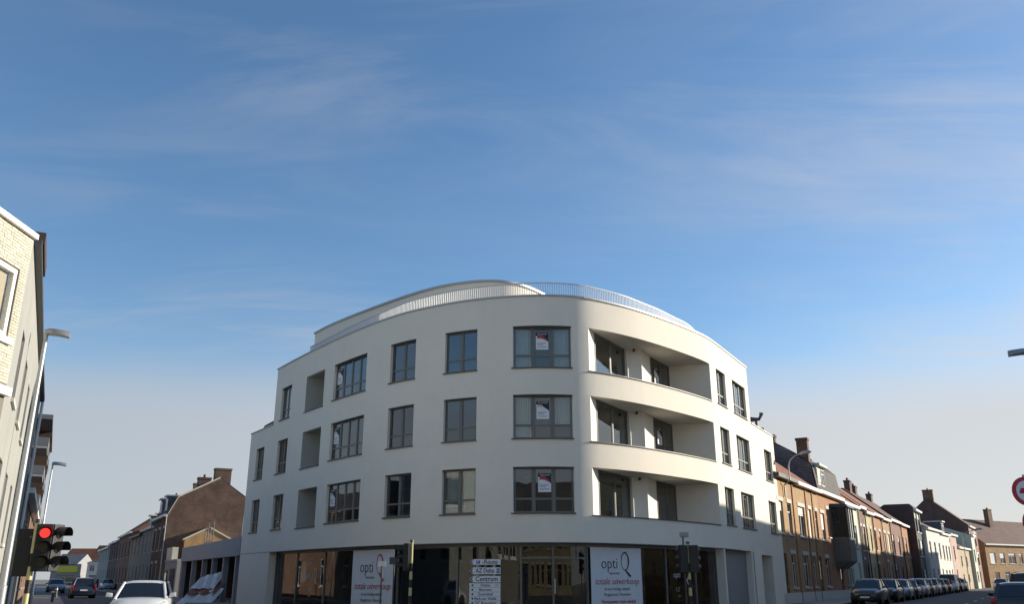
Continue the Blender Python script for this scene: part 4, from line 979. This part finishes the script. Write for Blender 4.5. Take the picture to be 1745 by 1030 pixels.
# ---- houses outside the picture that shade the right-hand street and mirror in the glass
ou, on = -UR, -NR
def opp(label, t0, t1, prof, wm, rm, **k):
    p = P2(OR_, UR, t1, NR, 17.0)
    return house('opposite_house', label, (p.x, p.y), ou, t1 - t0, prof, wm, rm, group='houses opposite, across the right-hand street', **k)
def grid_w(w, fl, n):
    return [(w / n * (i + .5) - .55, w / n * (i + .5) + .55, f * 3.0 + .95, f * 3.0 + 2.65) for i in range(n) for f in range(fl)]
opp('tall corner house across the right-hand street', -11, 1, [(0,12.7),(1,13.1),(9,13.1),(10,12.7)], b_yel, r_dark, wins=grid_w(12, 4, 4), gut=white_p)
hts = [12.9, 12.6, 12.4, 12.3, 12.0, 12.5, 11.9, 12.2, 12.0, 12.6, 12.1]
for i, h in enumerate(hts):
    opp('opposite terraced house number %s counted from the corner house' % ('one two three four five six seven eight nine ten eleven'.split()[i]), 1 + i * 8.2, 9.2 + i * 8.2, [(0,h - .4),(1.2,h + .3),(8,h + .3),(9,h - .4)], (b_tan, b_brown, b_yel, b_red)[i % 4], (r_dark, r_red)[i % 2], wins=grid_w(8.2, 3, 3), gut=white_p)
bhd = house('yellow_brick_building', 'long yellow brick house across the junction behind the viewer', Vector((26, -11.5)), (-1, 0), 48, [(0,7.2),(5,10.5),(10,7.2)], b_yel, r_dark,
      wins=[(x, x + 1.9, a, b) for x in (1, 5, 9, 13, 17, 21, 25, 29, 33, 37, 41, 45) for a, b in ((.9, 2.7), (4.1, 6.0))], gut=white_p, lint=white_p)

# ================================================================= VEHICLES
rubber = mat('tyre_rubber', (0.015, 0.015, 0.016), 0.85); rim_m = mat('alloy_rim', (0.42, 0.43, 0.44), 0.35, 0.8)
car_glass = mat('car_glass', (0.012, 0.014, 0.016), 0.05, spec=0.9); lamp_m = mat('headlamp', (0.55, 0.57, 0.60), 0.12, 0.2, coat=0.6); tail_m = mat('tail_lamp', (0.38, 0.012, 0.015), 0.2, coat=0.5)
plate_m = mat('number_plate', (0.72, 0.72, 0.70), 0.5)
def paint(name, c, metal=.35, rough=.34): return mat(name, c, rough, metal, coat=0.6, var=.03)
pw_ = paint('paint_white', (.70, .71, .70), .0); pb_ = paint('paint_black', (.010, .010, .011), 0.0); pdg = paint('paint_dark_grey', (.05, .055, .06)); psv = paint('paint_silver', (.50, .51, .52)); pbl = paint('paint_dark_blue', (.03, .045, .08)); psb = paint('paint_silver_blue', (.30, .36, .42)); prd = paint('paint_dark_red', (.14, .02, .02))
def make_car(label, col, L=4.2, W=1.76, H=1.46, kind='hatch', group=None):
    """local x runs to the front, origin on the ground under the middle"""
    t = thing('parked_car' if group else 'car', label, 'car', group=group)
    hL, hw = L / 2, W / 2
    van = kind == 'van'
    belt = .93 * H / 1.46
    # lower body: loft of half sections along x: x, z_under, z_side_top, half width, crown
    st = [(-hL, .42, .70, hw * .78, .74), (-hL + .06, .28, .82, hw * .90, .88), (-hL + .30, .22, belt - .03, hw * .97, belt + .0), (-hL + .9, .20, belt, hw, belt + .01), (0, .19, belt - .02, hw, belt),
          (hL - 1.35, .20, belt - .04, hw * .995, belt - .01), (hL - .95, .20, belt - .09, hw * .985, belt + .02), (hL - .40, .22, .76, hw * .95, .86), (hL - .12, .26, .66, hw * .86, .75), (hL, .36, .56, hw * .70, .60)]
    rows = []
    for x, zu, zt, h, cr in st:
        zm = zu + (zt - zu) * .55
        half = [(h * .80, zu), (h * .97, zu + .09), (h, zm), (h * .985, zt - .05), (h * .93, zt + .0), (h * .70, cr - .01), (h * .35, cr + .01), (0, cr + .015)]
        ring_ = [(x, y, z) for y, z in half] + [(x, -y, z) for y, z in reversed(half[:-1])]
        rows.append(ring_)
    b = MB().grid(rows, close=True); b.face(*rows[0]); b.face(*rows[-1])
    body = b.build('body', col, t, smooth=True)
    # cabin
    fx, ftx = (hL - 1.05, hL - 1.85) if not van else (hL - .75, hL - 1.25)
    rx, rtx = (-hL + .22, -hL + .62) if kind in ('hatch', 'suv') else ((-hL + .75, -hL + 1.35) if kind == 'sedan' else (-hL + .06, -hL + .16))
    tw = hw * (.74 if not van else .88); bw = hw * .94
    base = [(fx, bw * .92, belt - .04), (fx, -bw * .92, belt - .04), (rx, -bw * .93, belt - .02), (rx, bw * .93, belt - .02)]
    top = [(ftx, tw * .93, H - .05), (ftx, -tw * .93, H - .05), (rtx, -tw * .94, H - .06), (rtx, tw * .94, H - .06)]
    n1, n2 = 7, 7; rows = []
    def blend(A, B, f): return tuple(A[i] + (B[i] - A[i]) * f for i in range(3))
    # roof plate with crown
    rf = []
    for i in range(n1):
        f = i / (n1 - 1); l, r_ = blend(top[0], top[3], f), blend(top[1], top[2], f); row = []
        for j in range(n2):
            g = j / (n2 - 1); p = blend(l, r_, g); c = .05 * (1 - (2 * g - 1) ** 4) * 1.0 + .035 * (1 - (2 * f - 1) ** 2)
            row.append((p[0], p[1], p[2] + c))
        rf.append(row)
    cabm = MB().grid(rf)
    loop_t = [rf[0][j] for j in range(n2)] + [rf[i][-1] for i in range(1, n1)] + [rf[-1][j] for j in reversed(range(n2 - 1))] + [rf[i][0] for i in reversed(range(1, n1 - 1))]
    loop_b = [blend(base[0], base[1], j / (n2 - 1)) for j in range(n2)] + [blend(base[1], base[2], i / (n1 - 1)) for i in range(1, n1)] + [blend(base[3], base[2], j / (n2 - 1)) for j in reversed(range(n2 - 1))] + [blend(base[0], base[3], i / (n1 - 1)) for i in reversed(range(1, n1 - 1))]
    bul = []
    for p in loop_b:   # windscreen base bows forward
        q = 1 - (p[1] / bw) ** 2; bul.append((p[0] + (.10 * q if p[0] > fx - .02 else (-.05 * q if p[0] < rx + .02 else 0)), p[1], p[2]))
    cabm.grid([bul, loop_t], close=True)
    cab = cabm.build('roof', col, t, smooth=True)
    def pane(idx0, idx1, f0, f1, nm, m=car_glass, off=.008, inset=0.0, par=cab):
        k = len(loop_t); rr = []
        cx_ = (fx + rx) / 2
        for f in (f0, (f0 + f1) / 2, f1):
            r_ = []
            for i in range(idx0, idx1 + 1):
                p = Vector(blend(bul[i % k], loop_t[i % k], f)); n = Vector((p.x - cx_, p.y, 0))
                if nm in ('windscreen', 'rear_window'): n = Vector((1 if p.x > cx_ else -1, 0, .5))
                else: n = Vector((0, 1 if p.y > 0 else -1, .25))
                r_.append(tuple(p + n.normalized() * off))
            rr.append(r_)
        mb = MB().grid(rr); return mb.build(nm, m, par, smooth=True)
    a0 = n2 - 1; a1 = a0 + n1 - 1; a2 = a1 + n2 - 1; a3 = a2 + n1 - 1
    def pane_in(i0, i1, nm, f0=.10, f1=.90):
        k = len(loop_t); pts = []
        B0, B1, T0, T1 = Vector(bul[i0 % k]), Vector(bul[i1 % k]), Vector(loop_t[i0 % k]), Vector(loop_t[i1 % k])
        return pane(i0, i1, f0, f1, nm)
    pane_in(0, a0, 'windscreen', .08, .90)
    if van: pane_in(a0, a0 + 2, 'side_window', .12, .88); pane_in(a2 + n1 - 3, a3, 'side_window', .12, .88)
    else:
        pane_in(a0, a0 + 3, 'side_window', .14, .86); pane_in(a0 + 3, a1 - 1, 'side_window', .14, .86)
        pane_in(a2 + 1, a2 + 3, 'side_window', .14, .86); pane_in(a2 + 3, a3, 'side_window', .14, .86)
        for i in (a0 + 3, a2 + 3):
            q0, q1 = Vector(bul[i % len(bul)]), Vector(loop_t[i % len(bul)]); sgn = 1 if q0.y > 0 else -1
            MB().tube([q0 + Vector((0, sgn * .012, .05)), q1 + Vector((0, sgn * .012, -.02))], .03, 6).build('door_pillar', black_p, cab)
    pane_in(a1, a2, 'rear_window', .16, .88)
    # pillars on both sides of the windscreen
    for i in (0, a0, a1, a2):
        q0, q1 = Vector(bul[i]), Vector(loop_t[i]); MB().tube([q0, q0.lerp(q1, .5) + Vector((.01 if i < a1 else -.01, 0, .01)), q1], .045 if i < a1 else .07, 6).build('pillar', col, cab, smooth=True)
    # wheels
    for sx in (hL - .80, -hL + .78):
        for sy in (-1, 1):
            y = sy * (hw - .11); r_ = .315
            MB().tube([(sx, y - .10, r_), (sx, y - .08, r_), (sx, y + .08, r_), (sx, y + .10, r_)], [r_ - .03, r_, r_, r_ - .03], 20).build('wheel', rubber, t, smooth=True)
            wh = bpy.data.objects[-1] if False else None
            MB().tube([(sx, y + sy * .095, r_), (sx, y + sy * .112, r_)], [.205, .19], 14).build('rim', rim_m, t, smooth=True)
            MB().tube([(sx, sy * (hw - .30), r_ + .02), (sx, sy * (hw + .004), r_ + .02)], .375, 20).build('wheel_arch', black_p, t, smooth=True)
    # face
    for sy in (-1, 1):
        MB().hexa([(hL - .34, sy * hw * .93, .60), (hL - .03, sy * hw * .68, .56), (hL - .06, sy * hw * .44, .57), (hL - .30, sy * hw * .5, .60)], [(hL - .48, sy * hw * .92, .80), (hL - .16, sy * hw * .72, .74), (hL - .14, sy * hw * .46, .71), (hL - .4, sy * hw * .5, .80)]).build('headlight', lamp_m, t, bevel=.012, smooth=True)
        box(-hL - .005, -hL + .22, sy * hw * .89 - .075, sy * hw * .89 + .075, .66, .92 if kind != 'suv' else 1.05).build('tail_light', tail_m, t, bevel=.02, smooth=True)
        mr = MB().hexa([(fx - .22, sy * (hw * .96), belt + .02), (fx - .10, sy * (hw * .96), belt + .02), (fx - .10, sy * (hw + .17), belt + .04), (fx - .20, sy * (hw + .17), belt + .04)], [(fx - .24, sy * (hw * .98), belt + .15), (fx - .12, sy * (hw * .98), belt + .15), (fx - .12, sy * (hw + .16), belt + .17), (fx - .22, sy * (hw + .16), belt + .17)]).build('mirror', col, t, bevel=.02, smooth=True)
    box(hL - .10, hL + .012, -hw * .40, hw * .40, .50, .62).build('grille', black_p, t, bevel=.015)
    box(hL - .10, hL + .004, -hw * .55, hw * .55, .27, .40).build('air_intake', black_p, t, bevel=.015)
    box(hL - .02, hL + .022, -.26, .26, .40, .50).build('number_plate', plate_m, t)
    box(-hL - .02, -hL + .05, -.26, .26, .58, .69).build('number_plate', plate_m, t)
    return t
def place(o, p, u): o.location = (p[0], p[1], 0.008); o.rotation_euler = (0, 0, math.atan2(u[1], u[0])); return o
GP = 'cars parked along the right-hand terrace'
park = [('dark grey hatchback nearest in the parked row by the oriel bay', pdg, 5.6, 'hatch', 1.47), ('black hatchback second in the parked row', pb_, 12.6, 'hatch', 1.46), ('silver blue car third in the parked row', psb, 18.8, 'hatch', 1.45),
        ('dark blue car fourth in the parked row', pbl, 24.0, 'sedan', 1.42), ('silver car fifth in the parked row', psv, 30.4, 'hatch', 1.50), ('black car sixth in the parked row', pb_, 35.4, 'hatch', 1.45), ('pale silver car seventh in the parked row', psv, 40.8, 'hatch', 1.52),
        ('dark grey car eighth in the parked row', pdg, 47, 'hatch', 1.48), ('dark red car ninth in the parked row, before the van', prd, 53, 'hatch', 1.46), ('white van parked far along the terrace', pw_, 60.5, 'van', 1.98), ('dark car parked just beyond the white van', pb_, 68.5, 'suv', 1.62), ('silver car last in the parked row', psv, 76, 'hatch', 1.5)]
cache = {}
for lab, col, t_, kd, h in park:
    p = P2(OR_, UR, t_, NR, 3.65)
    key = (kd, h)
    if key in cache: c = tree_copy(cache[key][0], lab, (p.x, p.y, .008), math.atan2(-UR.y, -UR.x), GP, (cache[key][1].name, col))
    else:
        c = make_car(lab, col, 4.8 if kd == 'van' else 4.15, 1.9 if kd == 'van' else 1.75, h, kd, GP); cache[key] = (c, col)
    place(c, p, -UR)
place(make_car('white hatchback driving towards the junction out of the left street', pw_, 4.2, 1.76, 1.42, 'hatch'), (-12.2, 30.0), Vector((.30, -.954)))
place(make_car('dark saloon seen from behind at the lower right edge', pb_, 4.4, 1.78, 1.36, 'sedan'), (17.55, 31.2), UR)
place(make_car('dark tall estate car ahead of the saloon at the right edge', pdg, 4.5, 1.84, 1.74, 'suv'), (23.2, 40.3), UR)
place(make_car('light blue grey car driving up far down the right street', psb, 4.3, 1.78, 1.5, 'hatch'), P2(OR_, UR, 86, NR, 8.0), -UR)
lc = at_y(141, 1000, 73)
place(make_car('dark car driving away down the left street', pbl, 4.5, 1.8, 1.55, 'suv'), (lc.x, 73), UL)
for i, (px, y, lab, col) in enumerate(((95, 98, 'small blue grey car parked at the kerb far down the left street', psb), (170, 150, 'dark car parked farthest down the left street', pb_), (183, 120, 'silver car parked below the far left terrace', psv))):
    c = at_y(px, 1000, y); place(make_car(lab, col, 4.1, 1.74, 1.46, 'hatch'), (c.x, y), -UL if i != 1 else UL)

# ================================================================= STREET FURNITURE
red_on = emit('red_signal_lit', (1.0, 0.03, 0.025), 1.1); lens_off = mat('dark_lens', (.02, .03, .025), .15)
def striped_pole(t, h, r=.055, n0=0.0, bands=True):
    z, i = 0.0, 0
    while z < h - .01:
        st = min(.27, h - z); MB().tube([(0, 0, z), (0, 0, z + st)], r, 12).build('pole_band', yellow_p if i % 2 or z > 2.1 else black_p, t, smooth=True); z += st; i += 1
    MB().tube([(0, 0, h), (0, 0, h + .08)], [.075, .06], 12).build('pole_cap', dgrey_p, t, smooth=True)
def signal_head(t, x, y, z0, ang, lit=None, spacing=.285, s=1.0):
    Mx = Matrix.Translation((x, y, z0)) @ Matrix.Rotation(ang, 4, 'Z')       # faces local -y
    H = spacing * 3 + .08
    hd = MB().box(-.155 * s, .155 * s, -.02, .16, 0, H).xf(Mx).build('signal_head', black_p, t, bevel=.02)
    for i in range(3):
        zc_ = .04 + spacing * (i + .5)
        MB().tube([(0, -.024, zc_), (0, -.034, zc_)], .10 * s, 18).xf(Mx).build('lens', red_on if (lit == 2 and i == 2) else lens_off, hd, smooth=True)
        v = MB(); rows = []
        for ln in (0, -.24):
            rows.append([(.135 * s * math.cos(a), -.02 + ln, zc_ + .135 * s * math.sin(a)) for a in (R(-20 + 220 * k / 14) for k in range(15))])
        rows2 = [[(p[0] * .96, p[1], zc_ + (p[2] - zc_) * .96) for p in r_] for r_ in rows]
        v.grid(rows); v.grid(list(reversed(rows2))); v.xf(Mx).build('visor', black_p, hd, smooth=True)
    return hd
# left, red light
lp = at_y(57, 940, 19.0)
tl = thing('traffic_light', 'traffic light with lit red lamp on a striped yellow pole, far left', 'traffic light', (lp.x, lp.y, 0.125), 0, 'traffic lights')
striped_pole(tl, 2.52)
fa = math.atan2(-lp.y, -lp.x) + R(90)
signal_head(tl, .19, -.02, 1.52, fa + R(6), lit=2, spacing=.30); box(.02, .10, -.03, .03, 1.8, 1.84).build('bracket', dgrey_p, tl)
signal_head(tl, .36, .22, 1.52, R(78), spacing=.30); signal_head(tl, -.26, .12, 1.42, R(200), spacing=.30)
box(-.12, -.02, -.03, .03, 2.2, 2.25).build('bracket', dgrey_p, tl)
# in front of the shop
def tl_mid(label, px, top, y, heads):
    p = at_y(px, top, y)
    t = thing('traffic_light', label, 'traffic light', (p.x, p.y, .125), 0, 'traffic lights'); h = p.z - .2; striped_pole(t, h)
    for x, z, a in heads: signal_head(t, x, 0, h + z, a); box(min(x, 0), max(x, 0), -.02, .02, h + z + .2, h + z + .24).build('bracket', dgrey_p, t)
    return t
tl_mid('traffic light on a striped pole between the left banner and the sign stack', 702, 921, 31.5, [(-.24, -.98, R(-92))])
tl_mid('traffic light on a striped pole in front of the right-hand shop window', 1171.5, 924, 31.5, [(.22, -.98, R(150)), (-.22, -.98, R(200))])
p = at_y(1163, 908, 32.2)
cp = thing('camera_pole', 'thin pole with a small pale camera above the right traffic light', 'camera', (p.x, p.y, .125))
MB().tube([(0, 0, 0), (0, 0, p.z - .2)], .03, 8).build('pole', dgrey_p, cp, smooth=True)
box(-.10, .20, -.11, .11, p.z - .30, p.z - .125).build('camera_housing', grey_p, cp, bevel=.02)
# plain signs on poles seen against the banner
p = at_y(651, 962, 31.8); sp1 = thing('sign_post', 'thin post with small pale plate in front of the left banner', 'sign', (p.x, p.y, .125))
MB().tube([(0, 0, 0), (0, 0, p.z - .20)], .028, 8).build('pole', dgrey_p, sp1, smooth=True); box(-.14, .14, -.02, .0, p.z - .21, p.z - .03).build('plate', white_p, sp1)
p = at_y(672, 957, 32.0); sp2 = thing('sign_post', 'thin post with small dark plate right of the left banner', 'sign', (p.x, p.y, .125))
MB().tube([(0, 0, 0), (0, 0, p.z - .22)], .03, 8).build('pole', dgrey_p, sp2, smooth=True); box(-.17, .14, -.03, .0, p.z - .24, p.z + .0).build('plate', dgrey_p, sp2)
# direction sign stack
ys = 31.0
a_, b_ = at_y(800, 960, ys), at_y(853, 960, ys); Ws = b_.x - a_.x
ds = thing('direction_signs', 'stack of white direction boards with black lettering in front of the shop', 'sign', (a_.x, ys, .125))
def zz(py): return at_y(826, py, ys).z - .125
for x in (Ws * .25, Ws * .8): MB().tube([(x, .05, 0), (x, .05, zz(957))], .035, 8).build('post', grey_p, ds, smooth=True)
rows_ = [(954.0, 963.5, '-Route', .21), (968.0, 979.5, 'AZ Delta', .21), (982.5, 993.5, 'Centrum', .23)]
for top_, bot, body, sz in rows_:
    z1, z0 = zz(top_), zz(bot); h = (z1 - z0)
    bd = MB().hexa([(.0, -.01, (z0 + z1) / 2), (.14, -.01, z0), (Ws, -.01, z0), (Ws, -.01, z1), (.14, -.01, z1)], [(.0, .02, (z0 + z1) / 2), (.14, .02, z0), (Ws, .02, z0), (Ws, .02, z1), (.14, .02, z1)]).build('board', paper, ds)
    MB().face((.015, -.014, (z0 + z1) / 2), (.15, -.014, z0 + .02), (.085, -.014, (z0 + z1) / 2), (.15, -.014, z1 - .02)).build('arrow_head', ink_m, bd)
    put_text('lettering', body, sz, ink_m, bd, Ws * {'-Route': .66, 'AZ Delta': .50, 'Centrum': .56}[body], (z0 + z1) / 2, -.014, sx={'-Route': .92, 'AZ Delta': .80, 'Centrum': .92}[body], bold=.001)
    if body == '-Route':
        box(Ws * .22, Ws * .34, -.013, -.0105, z0 + h * .2, z1 - h * .2).build('parking_symbol', blue_p, bd); put_text('lettering', 'P', .15, paper, bd, Ws * .28, (z0 + z1) / 2, -.018)
    if 'AZ' in body:
        box(Ws * .87, Ws * .98, -.013, -.0105, z0 + h * .15, z1 - h * .15).build('hospital_symbol', blue_p, bd); put_text('lettering', 'H', .15, paper, bd, Ws * .925, (z0 + z1) / 2, -.018)
for i, body in enumerate(('Politie', 'Beurzen', 'Zwembad', 'Park ter Walle', 'OC Roeselare')):
    z1, z0 = zz(995 + i * 7.6), zz(995 + i * 7.6 + 7.2)
    if z0 < .2: break
    bd = box(.01, Ws, -.01, .02, z0, z1).build('board', paper, ds); put_text('lettering', body, .135, ink_m, bd, Ws * .52, (z0 + z1) / 2, -.014, sx=.95)
    zc_ = (z0 + z1) / 2; MB().face((.06, -.014, zc_), (.14, -.014, zc_ - .045), (.14, -.014, zc_ + .045)).build('arrow_head', ink_m, bd)
    if i == 0: put_text('lettering', 'H', .12, greyink, bd, Ws * .88, zc_, -.014)
# street lamps
def lamp_post(label, px, py, y, h_arm=.0, arm=(1, 0), head=.75, rpole=.07, base_z=0.0, lean=0.0):
    p = at_y(px, py, y); t = thing('street_lamp', label, 'street lamp', (p.x, p.y, base_z), 0, 'street lamps'); H = p.z - base_z
    a = Vector((arm[0], arm[1])).normalized()
    MB().tube([(0, 0, 0), (0, 0, 1.2), (0, 0, 1.22), (0, 0, H)], [rpole * 1.3, rpole * 1.25, rpole, rpole * .6], 10).build('pole', galv, t, smooth=True)
    A = [(-.06, 0, .0), (.05, .11, .04), (head * .45, .17, .03), (head * .85, .10, -.02), (head, .02, -.05)]
    rows = []
    for x, wd, z in A:
        rows.append([(a.x * x + (-a.y) * q * wd, a.y * x + a.x * q * wd, H + z + c) for q, c in ((-1, .0), (-.6, .11), (0, .15), (.6, .11), (1, .0), (.5, -.045), (-.5, -.045))])
    m = MB().grid(rows, close=True); m.face(*rows[0]); m.face(*rows[-1]); hd = m.build('lamp_head', grey_p, t, smooth=True)
    return t
lamp_post('grey street lamp on a tall pole in front of the corner building, far left', 79, 571, 23, arm=(1, .15), head=.62, rpole=.085, base_z=.125)
lamp_post('more distant street lamp down the left street', 90, 793, 51, arm=(1, .2), head=.75, base_z=.125)
t = lamp_post('dark lamp head reaching in at the right edge of the picture', 1762, 604, 25, arm=(-1, 0), head=.78, rpole=.06)
# curved bracket lamp on the first tan house
pA = P2(OR_, UR, 1.4, NR, .04)
bl_ = thing_u('bracket_lamp', 'swan-neck lamp bracketed to the first tan brick house', 'street lamp', (pA.x, pA.y, 0), UR, None)
pts = [(0, -.06, 6.3), (0, -.06, 7.0), (0, -.42, 7.3), (0, -.42, 8.1), (.02, -.55, 8.5), (.06, -.85, 8.75), (.1, -1.15, 8.85)]
MB().tube(pts, [.05, .05, .045, .045, .04, .035, .035], 8).build('arm', galv, bl_, smooth=True)
MB().tube([(.09, -1.1, 8.85), (.12, -1.3, 8.9), (.16, -1.65, 8.96), (.18, -1.85, 8.95)], [.06, .13, .12, .03], 10).build('lamp_head', grey_p, bl_, smooth=True)
pF = P2(O3, U3, 20)
fl_ = thing_u('bracket_lamp', 'far street lamp arching over the low beige house', 'street lamp', (pF.x, pF.y, 0), U3)
MB().tube([(0, -1.4, 0), (0, -1.4, 7.2), (.4, -1.9, 7.8), (1.0, -2.8, 8.2)], .06, 6).build('arm', galv, fl_, smooth=True)
MB().tube([(.9, -2.7, 8.18), (1.5, -3.6, 8.35), (1.8, -4.0, 8.35)], [.08, .17, .05], 8).build('lamp_head', grey_p, fl_, smooth=True)
# round signs at the right edge
p = at_y(1750, 838, 21.0); q = at_y(1758, 892, 21.0)
rs = thing('round_signs', 'two round red-rimmed prohibition signs on a post at the right edge', 'sign', (p.x + .02, p.y, 0))
MB().tube([(0, .06, 0), (0, .06, p.z + .4)], .035, 10).build('post', galv, rs, smooth=True)
for cx_, cz in ((-.02, p.z), (.10, q.z)):
    d = MB().tube([(cx_, .0, cz), (cx_, .03, cz)], .345, 40).build('sign_plate', red_p, rs)
    MB().tube([(cx_, -.006, cz), (cx_, -.001, cz)], .255, 36).build('sign_field', paper, d)
    for x in (-.105, .105):
        box(cx_ + x - .075, cx_ + x + .075, -.012, -.007, cz - .05, cz + .02).box(cx_ + x - .045, cx_ + x + .045, -.012, -.007, cz + .02, cz + .075).build('car_symbol', ink_m if x > 0 else redink, d)
# bollards and junction box on the left pavement
for i, (px, y, lab) in enumerate(((91, 56, 'dark bollard on the left pavement near the striped pole'), (96, 70, 'second dark bollard further along the left pavement'))):
    p = at_y(px, 1010, y); bo = thing('bollard', lab, 'bollard', (p.x, y, .0), 0, 'bollards on the left pavement')
    MB().tube([(0, 0, 0), (0, 0, .85), (0, 0, .95)], [.09, .085, .04], 10).build('post', dgrey_p, bo, smooth=True); MB().tube([(0, 0, .68), (0, 0, .78)], .092, 10).build('band', white_p, bo, smooth=True)
p = at_y(36, 940, 20.2)
sgb = thing('road_sign', 'dark sign panel seen from behind beside the left traffic light', 'sign', (p.x, p.y, .125))
MB().tube([(0, 0, 0), (0, 0, 2.2)], .04, 8).build('post', dgrey_p, sgb, smooth=True); box(-.16, .16, -.03, .0, 1.55, 2.25).build('plate', dgrey_p, sgb, bevel=.008)
for o in bpy.data.objects:
    if 'world' in o.keys(): del o['world']
